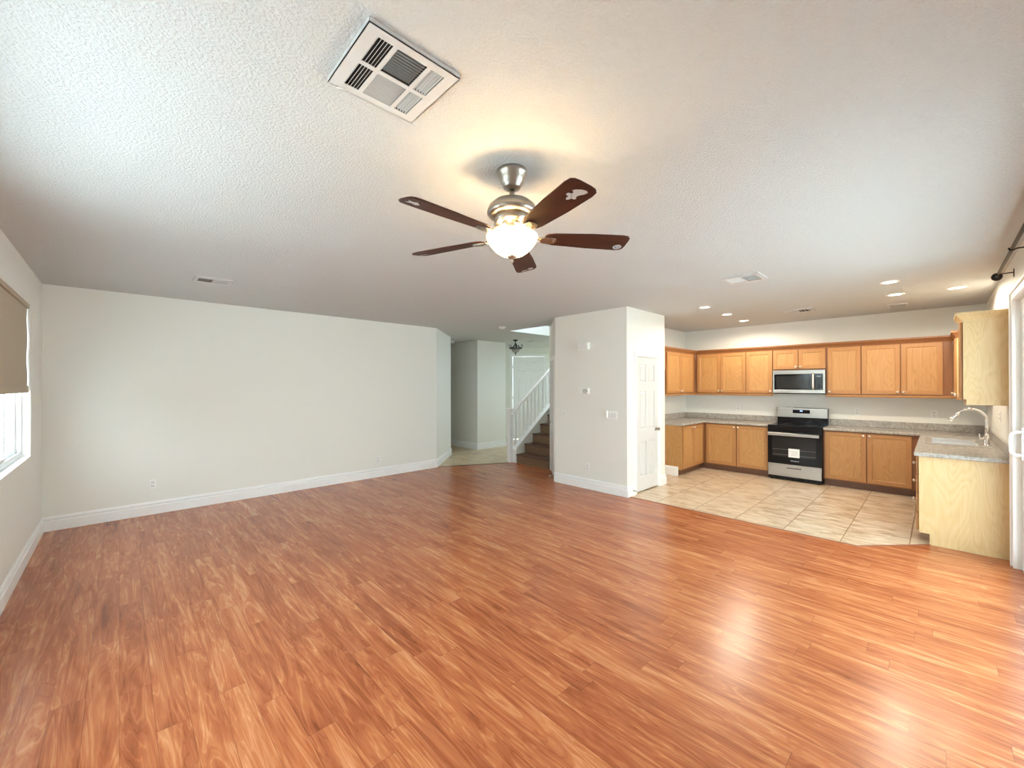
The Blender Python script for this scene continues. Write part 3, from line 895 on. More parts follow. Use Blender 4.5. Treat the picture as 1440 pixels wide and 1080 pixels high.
# ------------------------------------------------------------------ ceiling registers, detectors, recessed lamps
def register(label, x0, x1, y0, y1, panels, group=None, lip=0.017, pitch=0.0125):
    """face-down air register. panels: (u0,u1,v0,v1,axis,lean)  lean +1/-1 = the way the slats throw the air"""
    cx, cy = (x0 + x1) / 2, (y0 + y1) / 2
    t = thing('ceiling_vent', label, 'vent', (cx, cy, H), 0, group)
    W, D = x1 - x0, y1 - y0
    X = lambda u: -W / 2 + W * u
    Y = lambda v: -D / 2 + D * v
    us = sorted({0.0, 1.0, *[p[0] for p in panels], *[p[1] for p in panels]})
    vs = sorted({0.0, 1.0, *[p[2] for p in panels], *[p[3] for p in panels]})
    def filled(i, k):
        u, v = (us[i] + us[i + 1]) / 2, (vs[k] + vs[k + 1]) / 2
        return not any(p[0] < u < p[1] and p[2] < v < p[3] for p in panels)
    g = MB().grid([X(u) for u in us], [Y(v) for v in vs], filled, lip - 0.003, lip)
    g.v = [(a, c, -b_) for a, b_, c in g.v]
    w = 0.003
    g.box(-W / 2, W / 2, -D / 2, -D / 2 + w, -lip, 0); g.box(-W / 2, W / 2, D / 2 - w, D / 2, -lip, 0)
    g.box(-W / 2, -W / 2 + w, -D / 2 + w, D / 2 - w, -lip, 0); g.box(W / 2 - w, W / 2, -D / 2 + w, D / 2 - w, -lip, 0)
    g.build('frame', M['register'], t)
    MB().box(-W / 2 + w, W / 2 - w, -D / 2 + w, D / 2 - w, -0.0025, -0.001).build('duct_shade_sheet', M['ductshade'], t)  # near-black sheet stands in for the shade inside the duct
    for p in panels:
        u0, u1, v0, v1, ax, lean = p[:6]
        s = MB()
        a0, a1, b0, b1 = X(u0), X(u1), Y(v0), Y(v1)
        pt = p[6] if len(p) > 6 else pitch
        th = 0.0007
        dz = lip - 0.004
        sh = (lip - 0.005) * (p[7] if len(p) > 7 else 0.9)
        if ax == 'y':   # slats run along y, repeat over x
            n = max(2, round((a1 - a0) / pt))
            for i in range(n):
                c = a0 + (i + 0.5) * (a1 - a0) / n
                xb, xt = c + lean * sh / 2, c - lean * sh / 2
                vsx = [(xb - th, b0, -lip + 0.001), (xb + th, b0, -lip + 0.001), (xt + th, b0, -lip + dz), (xt - th, b0, -lip + dz),
                       (xb - th, b1, -lip + 0.001), (xb + th, b1, -lip + 0.001), (xt + th, b1, -lip + dz), (xt - th, b1, -lip + dz)]
                s.add(vsx, [(0, 1, 2, 3), (7, 6, 5, 4), (0, 4, 5, 1), (1, 5, 6, 2), (2, 6, 7, 3), (3, 7, 4, 0)])
        else:
            n = max(2, round((b1 - b0) / pt))
            for i in range(n):
                c = b0 + (i + 0.5) * (b1 - b0) / n
                xb, xt = c + lean * sh / 2, c - lean * sh / 2
                vsx = [(a0, xb - th, -lip + 0.001), (a0, xb + th, -lip + 0.001), (a0, xt + th, -lip + dz), (a0, xt - th, -lip + dz),
                       (a1, xb - th, -lip + 0.001), (a1, xb + th, -lip + 0.001), (a1, xt + th, -lip + dz), (a1, xt - th, -lip + dz)]
                s.add(vsx, [(0, 1, 2, 3), (7, 6, 5, 4), (0, 4, 5, 1), (1, 5, 6, 2), (2, 6, 7, 3), (3, 7, 4, 0)])
        s.build('slat_panel', M['register'], t)
    return t

big = register('large square white ceiling vent of six slatted panels before the fan', 0.549, 0.893, 1.20, 1.546,
         [(0.13, 0.29, 0.10, 0.475, 'y', -1, 0.0115, 0.6), (0.13, 0.29, 0.525, 0.90, 'y', -1, 0.0115, 0.6),
          (0.335, 0.665, 0.10, 0.475, 'x', -1, 0.0135, 1.2), (0.335, 0.665, 0.525, 0.90, 'x', 1, 0.0125, 0.5),
          (0.71, 0.87, 0.10, 0.475, 'y', 1, 0.0115, 0.1), (0.71, 0.87, 0.525, 0.90, 'y', 1, 0.0115, 0.1)])
MB().box(0.70 * 0.344 - 0.172, 0.88 * 0.344 - 0.172, -0.138, 0.14, -0.0045, -0.003).build('damper_shade_plate', M['grey'], big)  # grey plate added so the slats in front read as shaded
MB().box(0.335 * 0.344 - 0.172, 0.665 * 0.344 - 0.172, -0.138, -0.01, -0.0045, -0.003).build('damper_shade_plate', M['galv'], big)
MB().cyl((-0.145, 0.165, -0.027), (-0.115, 0.150, -0.027), 0.003, 8).build('lever', M['plate'], big)
two = lambda ax: [(0.10, 0.475, 0.16, 0.84, 'x', -1, 0.02), (0.525, 0.90, 0.16, 0.84, 'x', 1, 0.02)] if ax == 'x' else [(0.16, 0.84, 0.10, 0.475, 'y', 1, 0.02), (0.16, 0.84, 0.525, 0.90, 'y', -1, 0.02)]
register('white ceiling vent over the long blank wall, half its slats dark', 0.556, 0.878, 5.23, 5.49, [(0.10, 0.475, 0.2, 0.8, 'y', -1, 0.016), (0.525, 0.90, 0.2, 0.8, 'y', 1, 0.016)])
register('white ceiling vent above the edge of the kitchen tiles', 4.58, 4.94, 1.24, 1.60, [(0.16, 0.84, 0.10, 0.475, 'y', -1, 0.034, 0.2), (0.16, 0.84, 0.525, 0.90, 'x', 1, 0.018)])
register('white ceiling vent above the kitchen stove', 7.28, 7.58, 1.28, 1.64, [(0.16, 0.84, 0.10, 0.475, 'x', -1, 0.05, 0.1), (0.16, 0.84, 0.525, 0.90, 'x', 1, 0.018)])
register('small pale ceiling vent above the kitchen sink corner', 7.82, 8.07, 0.28, 0.50, [(0.14, 0.86, 0.14, 0.86, 'x', 1, 0.018)])
register('small ceiling vent in the foyer before the front door', 7.62, 7.92, 7.10, 7.36, [(0.14, 0.86, 0.14, 0.86, 'x', 1, 0.018)])

def detector(label, x, y):
    t = thing('smoke_detector', label, 'smoke detector', (x, y, H))
    MB().lathe([(0.0, 0), (0.068, 0), (0.068, -0.012), (0.060, -0.016), (0.056, -0.034), (0.040, -0.042), (0.0, -0.042)], 32).build('housing', M['plate'], t)
    MB().lathe([(0.0, -0.0415), (0.022, -0.0415), (0.020, -0.047), (0.0, -0.047)], 20).build('test_button', M['ivory'], t)
detector('white smoke detector on the ceiling before the foyer chandelier', 5.33, 5.83)
detector('white smoke detector on the dark side hall ceiling', 6.10, 8.55)

cans = [(6.134, 2.345, 'recessed ceiling lamp closest to the pantry door'), (7.01, 2.338, 'middle recessed lamp of the row by the pantry'), (7.92, 2.36, 'recessed ceiling lamp closest to the cabinets\' inside corner'),
        (6.115, 0.366, 'recessed ceiling lamp above the tile edge by the sink counter'), (7.01, 0.368, 'recessed ceiling lamp just beyond the one over the tile edge'), (7.044, -0.152, 'recessed ceiling lamp directly over the sink')]
for x, y, lab in cans:
    t = thing('recessed_light', 'lit ' + lab, 'ceiling light', (x, y, H), 0, 'recessed kitchen ceiling lamps')
    MB().lathe([(0.062, -0.001), (0.062, -0.006), (0.088, -0.006), (0.090, 0.0), (0.0, 0.0), ], 36).build('trim_ring', M['trim'], t)
    MB().lathe([(0.0, -0.004), (0.0615, -0.004), (0.0615, -0.001), (0.0, -0.001)], 32).build('lens', M['canlens'], t)
    ld = bpy.data.lights.new('can_light', 'SPOT')
    ld.energy = (4.0 if y > 2 else 18.0) if x < 6.2 else 38.0; ld.color = (1.0, 0.88, 0.70); ld.spot_size = R(176); ld.spot_blend = 0.35; ld.shadow_soft_size = 0.05
    lo = bpy.data.objects.new('can_light', ld); COL.objects.link(lo)
    lo.parent = t; lo.location = (0, 0, -0.05)

# foyer light
ch = thing('ceiling_light', 'dark scrolled iron ceiling light with glass bowl in the foyer', 'ceiling light', (7.11, 7.28, H))
MB().lathe([(0.0, 0), (0.065, 0), (0.065, -0.012), (0.03, -0.03), (0.012, -0.04), (0.012, -0.12), (0.0, -0.12)], 24).build('canopy', M['iron'], ch)
for k in range(5):
    a = 2 * PI * k / 5 + 0.3
    d = Vector((math.cos(a), math.sin(a), 0))
    pts = []
    for r_, z in ((0.012, -0.09), (0.03, -0.13), (0.07, -0.175), (0.115, -0.195), (0.155, -0.185), (0.178, -0.155), (0.172, -0.125), (0.152, -0.118), (0.142, -0.135)):
        pts.append(d * r_ + Vector((0, 0, z)))
    MB().tube(pts, 0.0075, 8).build('scroll_arm', M['iron'], ch)
MB().lathe([(0.120, -0.205), (0.165, -0.205), (0.165, -0.22), (0.120, -0.22)], 36).build('ring', M['iron'], ch)
MB().lathe([(0.0, -0.33), (0.03, -0.325), (0.07, -0.30), (0.10, -0.265), (0.115, -0.222), (0.10, -0.222), (0.0, -0.23)], 32).build('glass_bowl', M['shadeglass'], ch)
MB().lathe([(0.0, -0.385), (0.008, -0.38), (0.012, -0.365), (0.006, -0.355), (0.022, -0.335), (0.028, -0.322), (0.0, -0.322)], 16).build('finial', M['iron'], ch)
MB().lathe([(0.0, -0.11), (0.008, -0.11), (0.008, -0.23), (0.0, -0.23)], 10).build('stem', M['iron'], ch)

# ------------------------------------------------------------------ wall plates and devices
def outlet(label, loc, rz, cat='outlet', group=None):
    t = thing('wall_outlet', label, cat, loc, rz, group)
    MB().box(-0.035, 0.035, -0.006, 0, -0.0575, 0.0575).build('cover_plate', M['plate'], t, bevel=0.003)
    for dz in (-0.022, 0.022):
        s = MB().box(-0.016, 0.016, -0.0085, -0.005, dz - 0.014, dz + 0.014).build('socket', M['ivory'], t, bevel=0.003)
        MB().box(-0.008, -0.005, -0.0095, -0.007, dz - 0.004, dz + 0.006).box(0.005, 0.008, -0.0095, -0.007, dz - 0.004, dz + 0.006).build('slot', M['slot'], s)
    return t

def switch(label, loc, rz, gangs=1):
    t = thing('light_switch', label, 'switch', loc, rz)
    w = 0.035 + 0.023 * (gangs - 1)
    MB().box(-w, w, -0.006, 0, -0.0575, 0.0575).build('cover_plate', M['plate'], t, bevel=0.003)
    for g_ in range(gangs):
        x = (g_ - (gangs - 1) / 2) * 0.046
        MB().box(x - 0.0165, x + 0.0165, -0.010, -0.005, -0.033, 0.033).build('rocker', M['ivory'], t, bevel=0.003)
    return t

outlet('white outlet on the long blank wall near the window corner', (0.30, YF, 0.375), 0)
outlet('white outlet on the long blank wall toward the foyer', (3.30, YF, 0.31), 0)
RZP = -PI / 2
outlet('white outlet low on the pillar wall above the baseboard', (XP, 3.775, 0.34), RZP)
switch('single white light switch on the pillar wall next to the stairs', (XP, 4.225, 1.15), RZP, 1)
switch('wide three gang white light switch on the pillar wall', (XP, 3.33, 1.165), RZP, 3)
dm = thing('dimmer_control', 'small white control beside the wide light switch', 'switch', (XP, 3.425, 1.175), RZP)
MB().box(-0.018, 0.018, -0.03, 0, -0.055, 0.055).build('body', M['plate'], dm, bevel=0.006)
MB().box(-0.006, 0.006, -0.034, -0.029, -0.02, 0.02).build('slider', M['ivory'], dm)
dc = thing('door_chime', 'white door chime box high on the pillar wall', 'door chime', (XP, 3.825, 2.215), RZP)
MB().box(-0.10, 0.10, -0.055, 0, -0.055, 0.055).build('housing', M['plate'], dc, bevel=0.008)
MB().box(0.055, 0.062, -0.057, -0.05, -0.05, 0.05).build('cover_seam', M['ivory'], dc)
th = thing('thermostat', 'white thermostat keypad on the pillar wall below the chime', 'thermostat', (XP, 3.835, 1.517), RZP)
MB().box(-0.10, 0.10, -0.03, 0, -0.045, 0.045).build('housing', M['plate'], th, bevel=0.006)
for r_ in range(3):
    for c_ in range(3 if r_ == 1 else 2):
        x = (-0.005 + c_ * 0.03) if r_ == 1 else (0.005 + c_ * 0.03)
        MB().box(x, x + 0.02, -0.034, -0.029, 0.02 - r_ * 0.027, 0.035 - r_ * 0.027).build('button', M['grey'], th)

for i, (y, lab) in enumerate(((3.39, 'white outlet above the counter nearest the inside corner'), (2.714, 'white outlet above the counter beside the stove, corner side'), (0.921, 'white outlet above the counter on the sink side of the stove'), (0.043, 'white outlet above the counter behind the sink'))):
    outlet(lab, (XK, y, 1.165), -PI / 2)
outlet('white outlet on the side wall behind the faucet', (6.93, YR, 1.26), PI)

def door_stop(label, loc, d):
    t = thing('door_stop', label, 'door stop', loc)
    d = Vector(d).normalized()
    side = Vector((-d.y, d.x, 0))
    pts = []
    for i in range(73):
        a = i * 2 * PI / 8
        pts.append(d * (0.006 + 0.058 * i / 72) + side * 0.006 * math.cos(a) + Vector((0, 0, 0.006 * math.sin(a))))
    MB().tube(pts, 0.0016, 6).build('spring', M['nickel'], t)
    MB().cyl((0, 0, 0), tuple(d * 0.008), 0.010, 14).build('mount', M['nickel'], t)
    MB().cyl(tuple(d * 0.064), tuple(d * 0.078), 0.008, 14).build('tip', M['plate'], t)
door_stop('spring door stop on the baseboard by the pantry door', (XP + 0.14, YP0 - 0.0165, 0.075), (0, -1, 0))
door_stop('spring door stop on the baseboard by the stairs', (XP + 0.035 - 0.012, YP1 + 0.035 + 0.012, 0.085), (-0.7, 0.7, 0))

# ------------------------------------------------------------------ kitchen cabinets
def knob_at(x, y, z, parent):
    MB().lathe([(0.008, 0.0), (0.006, 0.004), (0.005, 0.012), (0.013, 0.017), (0.0165, 0.024), (0.013, 0.031), (0.0, 0.034)], 16,
               Matrix.Translation((x, y, z)) @ Matrix.Rotation(PI / 2, 4, 'X')).build('knob', M['knob'], parent)

def cab_door(t, x0, x1, z0, z1, yf, knob=None, name='door'):
    """recessed panel door whose back sits at y = yf, front 2 cm nearer"""
    s = 0.056
    xs = [x0, x0 + s, x1 - s, x1]; zs = [z0, z0 + s, z1 - s, z1]
    b = MB().grid(xs, zs, lambda i, k: not (i == 1 and k == 1), yf - 0.020, yf - 0.0005)
    d = b.build(name, M['wood'], t, bevel=0.003, segs=2)
    p = MB()
    a0, a1, c0, c1 = x0 + s, x1 - s, z0 + s, z1 - s
    yy = yf - 0.011
    vs, fs = [], []
    for ins, dy in ((0.0, -0.005), (0.006, 0.0)):
        vs += [(a0 + ins, yy + dy, c0 + ins), (a1 - ins, yy + dy, c0 + ins), (a1 - ins, yy + dy, c1 - ins), (a0 + ins, yy + dy, c1 - ins)]
    fs = [(0, 1, 5, 4), (1, 2, 6, 5), (2, 3, 7, 6), (3, 0, 4, 7), (4, 5, 6, 7)]
    vs += [(a0, yf - 0.001, c0), (a1, yf - 0.001, c0), (a1, yf - 0.001, c1), (a0, yf - 0.001, c1)]
    fs += [(11, 10, 9, 8), (8, 9, 1, 0), (9, 10, 2, 1), (10, 11, 3, 2), (11, 8, 0, 3)]
    p.add(vs, fs)
    p.build('panel', M['veneer'], d)
    if knob:
        knob_at(knob[0], yf - 0.020, knob[1], d)
    return d

def drawer(t, x0, x1, z0, z1, yf):
    d = MB().box(x0, x1, yf - 0.020, yf - 0.0005, z0, z1).build('drawer', M['wood'], t, bevel=0.004)
    knob_at((x0 + x1) / 2, yf - 0.020, (z0 + z1) / 2, d)

def end_panel(t, x0, x1, y0, y1, z0, z1, toe=None):
    """veneered side sheet; toe = (recess, height) cuts the toe-kick notch at the front"""
    b = MB()
    if toe:
        poly = [(y0 + toe[0], z0), (y1, z0), (y1, z1), (y0, z1), (y0, toe[1]), (y0 + toe[0], toe[1])]
    else:
        poly = [(y0, z0), (y1, z0), (y1, z1), (y0, z1)]
    n = len(poly)
    vs = [(x0, y, z) for y, z in poly] + [(x1, y, z) for y, z in poly]
    b.add(vs, [list(range(n)), list(range(n, 2 * n))[::-1]] + [(i, i + n, (i + 1) % n + n, (i + 1) % n) for i in range(n)])
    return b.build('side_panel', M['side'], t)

UZ0, UZ1, UD0, UD1 = 1.45, 2.235, 1.462, 2.212
def upper(label, loc, rz, W, D, doors, z0=UZ0, z1=UZ1, dz0=UD0, dz1=UD1, group='wall cabinets'):
    t = thing('wall_cabinet', label, 'cabinet', loc, rz, group)
    MB().box(0, W, -D, -0.001, z0, z1).build('body', M['frame'], t)
    for (x0, x1, ks) in doors:
        kx = None if ks is None else ((x0 + 0.028) if ks < 0 else (x1 - 0.028))
        cab_door(t, x0, x1, dz0, dz1, -D, None if kx is None else (kx, dz0 + 0.035))
    return t
BX = lambda Y: YK - Y          # back wall local x from world Y
DB = XK - 8.41
def back_upper(label, ya, yb, doors, **kw):
    return upper(label, (XK, ya, 0), -PI / 2, ya - yb, DB, [(ya - p, ya - q_, ks) for p, q_, ks in doors], **kw)
back_upper('honey oak wall cabinet with two doors, next to the inside corner', 3.395, 2.472, [(3.357, 2.920, 1), (2.914, 2.477, -1)])
back_upper('honey oak single door wall cabinet on the corner side of the microwave', 2.471, 2.041, [(2.466, 2.046, 1)])
back_upper('short honey oak wall cabinet over the microwave', 2.040, 1.280, [(2.034, 1.664, 1), (1.656, 1.286, -1)], z0=1.866, dz0=1.882)
back_upper('honey oak single door wall cabinet on the sink side of the microwave', 1.279, 0.836, [(1.256, 0.842, -1)])
back_upper('wide honey oak wall cabinet with strongly grained doors by the sink corner', 0.835, -0.145, [(0.830, 0.392, 1), (0.382, -0.048, -1)])
DL = YK - 3.40
upper('honey oak wall cabinet facing sideways beside the pantry', (7.095, YK, 0), 0, 8.405 - 7.095, DL, [(0.03, 0.595, 1), (0.601, 1.17, -1)])
upper('shallow honey oak wall cabinet high over the empty fridge space', (XP2 + 0.01, YK, 0), 0, 7.09 - XP2 - 0.012, DL, [(0.03, 0.32, 1), (0.326, 0.62, -1)], z0=1.87, dz0=1.885)
# right wall uppers : local x runs towards -X
DRU = -0.168 - YR
nr = upper('pale sided wall cabinet at the kitchen end by the patio door', (6.36, YR, 0), PI, 6.36 - 5.90, DRU, [(0.012, 0.448, -1)], z1=2.25)
nr['group'] = 'wall cabinets'
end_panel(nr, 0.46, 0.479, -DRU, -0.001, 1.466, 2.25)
CR = [(0.0, 2.212), (0.006, 2.212), (0.010, 2.232), (0.022, 2.248), (0.038, 2.268), (0.042, 2.276), (0.050, 2.278), (0.050, 2.300), (0.0, 2.300)]
b = MB().sweep([(0.481, -0.001), (0.481, -DRU - 0.001), (0.0, -DRU - 0.001)], [(-d, z) for d, z in CR])
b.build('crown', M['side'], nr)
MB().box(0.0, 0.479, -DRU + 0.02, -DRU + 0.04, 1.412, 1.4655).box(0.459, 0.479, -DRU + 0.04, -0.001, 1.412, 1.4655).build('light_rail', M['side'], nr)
fr = upper('wall cabinet beyond the sink, tucked in the back corner', (XK - 0.34, YR, 0), PI, XK - 0.34 - 7.815, DRU, [(0.03, 0.575, 1)])
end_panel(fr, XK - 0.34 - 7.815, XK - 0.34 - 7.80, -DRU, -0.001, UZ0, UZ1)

# crown moulding and light rails along the runs
yfr = -0.168
crown = MB().sweep([(XP2 + 0.005, 3.40), (8.41, 3.40), (8.41, yfr), (7.80, yfr), (7.80, YR + 0.001)], [(d + 0.0005, z) for d, z in CR])
crown = crown.build('crown_molding', M['frame'])
tag(crown, 'honey oak crown molding along the top of the wall cabinets', 'molding')
LR = [(-0.025, 1.412), (-0.004, 1.412), (0.002, 1.43), (0.0, 1.4495), (-0.025, 1.4495)]
for pth, lab in (([(7.095, 3.40), (8.41, 3.40), (8.41, 2.042)], 'honey oak light rail under the cabinets between pantry and microwave'),
                 ([(8.41, 1.278), (8.41, yfr), (7.80, yfr), (7.80, YR + 0.002)], 'honey oak light rail under the cabinets from microwave to sink corner')):
    tag(MB().sweep(pth, LR).build('light_rail_molding', M['wood']), lab, 'molding')

# base cabinets
BZ0, BZ1 = 0.105, 0.884
def lower(label, loc, rz, W, D, doors=(), drawers=(), knobtop=True, toe=True, toe_x=(0, None)):
    t = thing('base_cabinet', label, 'cabinet', loc, rz, 'base cabinets')
    MB().box(0, W, -D, -0.001, BZ0, BZ1).build('body', M['frame'], t)
    x1 = toe_x[1] if toe_x[1] is not None else W
    MB().box(toe_x[0], x1, -D + 0.075, -D + 0.09, 0.0, BZ0).build('toe_kick', M['toe'], t)
    for (x0, x1_, kx) in doors:
        cab_door(t, x0, x1_, 0.125, 0.868, -D, None if kx is None else (kx, 0.833))
    for (x0, x1_, z0, z1) in drawers:
        drawer(t, x0, x1_, z0, z1, -D)
    return t
DBB = XK - 8.145
lower('honey oak two door base cabinet on the corner side of the stove', (XK, 3.135, 0), -PI / 2, 3.135 - 2.043, DBB,
      [(3.135 - 3.085, 3.135 - 2.563, 3.135 - 2.59), (3.135 - 2.551, 3.135 - 2.05, 3.135 - 2.524)], toe_x=(-0.07, None))
lower('honey oak two door base cabinet between stove and sink counter', (XK, 1.277, 0), -PI / 2, 1.277 - 0.14, DBB,
      [(1.277 - 1.255, 1.277 - 0.757, 1.277 - 0.787), (1.277 - 0.744, 1.277 - 0.262, 1.277 - 0.714)])
bl_ = lower('honey oak base cabinet with exposed side facing sideways past the pantry', (7.17, YK, 0), 0, 8.14 - 7.17, YK - 3.135, [(0.005, 0.43, 0.40), (0.436, 0.88, 0.466)], toe_x=(0.0, 1.045))
end_panel(bl_, -0.019, 0.0, -(YK - 3.135), -0.001, 0.0, BZ1, toe=(0.075, BZ0)).data.materials[0] = M['veneer']
DSB = 0.14 - YR
dr = lower('pale sided drawer cabinet at the end of the sink counter', (6.36, YR, 0), PI, 6.36 - 5.90, DSB, (), [(0.006, 0.454, 0.125, 0.30), (0.006, 0.454, 0.306, 0.49), (0.006, 0.454, 0.496, 0.68), (0.006, 0.454, 0.686, 0.868)])
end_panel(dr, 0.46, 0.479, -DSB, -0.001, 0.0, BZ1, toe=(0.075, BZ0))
sk = lower('sink base cabinet beyond the drawers', (7.70, YR, 0), PI, 7.70 - 6.362, DSB, [(0.02, 0.66, 0.63), (0.672, 1.32, 0.70)])
for ch_ in sk.children:
    if ch_.name.startswith('body'):
        bb_ = MB().box(0, 7.70 - 6.362, -DSB, -0.001, BZ0, 0.725).box(0, 7.70 - 6.362, -DSB, -DSB + 0.02, 0.7255, BZ1)
        ch_.data = bb_.build('body', M['frame']).data
for o_ in [o for o in COL.objects if o.name.startswith('body') and o.parent is None]:
    bpy.data.objects.remove(o_)
MB().box(-0.42, -0.002, -DSB + 0.02, -0.001, BZ0, BZ1).build('corner_filler', M['wood'], sk)

# worktops
def top(name, label, xs, ys, filled, z0, z1, splashes):
    b = MB().grid(xs, ys, filled, -z1, -z0)
    b.v = [(a, c, -b_) for a, b_, c in b.v]
    t = thing(name, label, 'countertop', (xs[0], ys[0], 0))
    b.v = [(x - xs[0], y - ys[0], z) for x, y, z in b.v]
    b.build('worktop', M['counter'], t, bevel=0.012, segs=3)
    for (x0, x1, y0, y1) in splashes:
        MB().box(x0 - xs[0], x1 - xs[0], y0 - ys[0], y1 - ys[0], z1 + 0.0005, 1.032).build('backsplash', M['counter'], t, bevel=0.004)
CZ0, CZ1 = 0.8845, 0.925
e = 0.0015
xs = [7.13, 8.10, XK - e]; ys = [2.044, 3.105, YK - e]
top('countertop', 'grey speckled L shaped countertop between the pantry and the stove', xs, ys, lambda i, k: not (i == 0 and k == 0), CZ0, CZ1,
    [(7.13, XK - e, YK - 0.02, YK - e), (XK - 0.02, XK - e, 2.044, YK - 0.0205)])
SX0, SX1, SY0, SY1 = 6.78, 7.50, -0.385, 0.085
xs = [5.82, SX0, SX1, 8.10, XK - e]; ys = [YR + e, SY0, SY1, 0.175, 1.276]
top('countertop', 'grey speckled L shaped countertop holding the sink', xs, ys, lambda i, k: not ((k == 3 and i < 3) or (i == 1 and k == 1)), CZ0, CZ1,
    [(5.86, XK - e, YR + e, YR + 0.02), (XK - 0.02, XK - e, YR + 0.0205, 1.276)])

# sink
sk = thing('kitchen_sink', 'stainless steel double bowl sink set in the counter', 'sink', (SX0, SY0, CZ1))
W, D = SX1 - SX0, SY1 - SY0
r0 = 0.024
xs = [-r0, 0.022, 0.315, 0.345, W - 0.022, W + r0]; ys = [-r0, 0.075, D - 0.02, D + r0]
b = MB().grid(xs, ys, lambda i, k: not (k == 1 and i in (1, 3)), -0.007, -0.001)
b.v = [(a, c, -b_) for a, b_, c in b.v]
b.build('rim', M['sinksteel'], sk, bevel=0.003, segs=2)
for (x0, x1, dp) in ((0.022, 0.315, 0.15), (0.345, W - 0.022, 0.18)):
    y0, y1 = 0.075, D - 0.02
    ins = 0.03
    vs = [(x0, y0, 0.003), (x1, y0, 0.003), (x1, y1, 0.003), (x0, y1, 0.003),
          (x0 + 0.008, y0 + 0.008, -dp + 0.03), (x1 - 0.008, y0 + 0.008, -dp + 0.03), (x1 - 0.008, y1 - 0.008, -dp + 0.03), (x0 + 0.008, y1 - 0.008, -dp + 0.03),
          (x0 + ins, y0 + ins, -dp), (x1 - ins, y0 + ins, -dp), (x1 - ins, y1 - ins, -dp), (x0 + ins, y1 - ins, -dp)]
    fs = [(0, 1, 5, 4), (1, 2, 6, 5), (2, 3, 7, 6), (3, 0, 4, 7), (4, 5, 9, 8), (5, 6, 10, 9), (6, 7, 11, 10), (7, 4, 8, 11), (8, 9, 10, 11)]
    bw = MB().add(vs, fs).build('bowl', M['sinksteel'], sk, bevel=0.012, segs=3)
    MB().lathe([(0.0, 0.0), (0.03, 0.0), (0.045, 0.003), (0.045, 0.001), (0.0, 0.0005)], 24, Matrix.Translation(((x0 + x1) / 2, (y0 + y1) / 2, -dp + 0.0005))).build('drain', M['chrome'], bw)

# faucet
fx, fy = 6.905, -0.368
fa = thing('kitchen_faucet', 'tall chrome gooseneck faucet behind the sink bowls', 'faucet', (fx, fy, CZ1 + 0.0072))
MB().lathe([(0.0, 0.0), (0.040, 0.0), (0.040, 0.006), (0.027, 0.014), (0.025, 0.02), (0.0225, 0.09), (0.019, 0.10), (0.016, 0.13), (0.0, 0.13)], 28).build('body', M['chrome'], fa)
pts = [(0, 0, 0.12), (0, 0, 0.20), (0, 0, 0.27)]
Ra = 0.115
for k in range(1, 15):
    a = PI * k / 14 * 0.82
    pts.append((0, Ra - Ra * math.cos(a), 0.285 + Ra * math.sin(a)))
MB().tube(pts, 0.0125, 16).build('spout', M['chrome'], fa)
end = Vector(pts[-1]); dirv = (Vector(pts[-1]) - Vector(pts[-2])).normalized()
MB().tube([end - dirv * 0.01, end + dirv * 0.02, end + dirv * 0.07, end + dirv * 0.105], [0.0135, 0.015, 0.019, 0.0185], 18).build('spray_head', M['chrome'], fa)
hd = MB().tube([(0.0, 0.0, 0.075), (-0.035, 0.030, 0.078), (-0.060, 0.052, 0.080)], [0.016, 0.012, 0.010], 14).build('handle_hub', M['chrome'], fa)
MB().tube([(-0.055, 0.048, 0.078), (-0.062, 0.054, 0.10), (-0.064, 0.056, 0.135)], [0.009, 0.006, 0.005], 12).build('lever', M['chrome'], fa)

# ------------------------------------------------------------------ stove
RY0, RY1 = 2.036, 1.284
RW = RY0 - RY1
rg = thing('kitchen_range', 'stainless and black electric range between the base cabinets', 'stove', (XK - 0.03, RY0, 0), -PI / 2)
FD = XK - 0.03 - 8.09     # depth to the chassis front
b = MB().box(0, RW, -FD, -0.002, 0.022, 0.905)
b.build('body', M['black'], rg)
for x in (0.05, RW - 0.05):
    for y in (-FD + 0.05, -0.06):
        MB().cyl((x, y, 0.0), (x, y, 0.023), 0.018, 12).build('foot', M['black'], rg)
ck = MB().box(-0.004, RW + 0.004, -FD - 0.022, -0.06, 0.9055, 0.924).build('cooktop', M['black'], rg, bevel=0.006)
M['burner'] = mat('burner_ring_print', (0.11, 0.11, 0.115), 0.12)
for (x, y, r_) in ((0.20, -FD + 0.15, 0.105), (0.56, -FD + 0.15, 0.082), (0.20, -0.20, 0.078), (0.56, -0.20, 0.10)):
    for rr_ in (r_, r_ * 0.62):
        MB().lathe([(rr_, 0.9242), (rr_, 0.9250), (rr_ - 0.004, 0.9250), (rr_ - 0.004, 0.9242)], 40, Matrix.Translation((x, y, 0))).build('burner_ring', M['burner'], ck)
fp = MB().box(0.0, RW, -FD - 0.018, -FD - 0.0005, 0.825, 0.9045).build('front_rail', M['black'], rg, bevel=0.004)
dz0, dz1 = 0.285, 0.820
dy = -FD - 0.030
xs = [0.0, 0.066, RW - 0.076, RW]; zs = [dz0, 0.40, 0.735, dz1]
od = MB().grid(xs, zs, lambda i, k: not (i == 1 and k == 1), dy, -FD - 0.0005).build('oven_door', M['blackglass'], rg, bevel=0.003)
MB().box(0.066, RW - 0.076, dy + 0.003, dy + 0.009, 0.40, 0.735).build('oven_window', M['ovenwin'], od)
M['rack'] = mat('oven_rack_wire', (0.16, 0.16, 0.16), 0.35, 0.7)
rk = MB()
for z in (0.52, 0.43):
    rk.box(0.07, RW - 0.08, dy + 0.0005, dy + 0.0028, z, z + 0.006)
rk.build('oven_rack', M['rack'], od)
hb = MB()
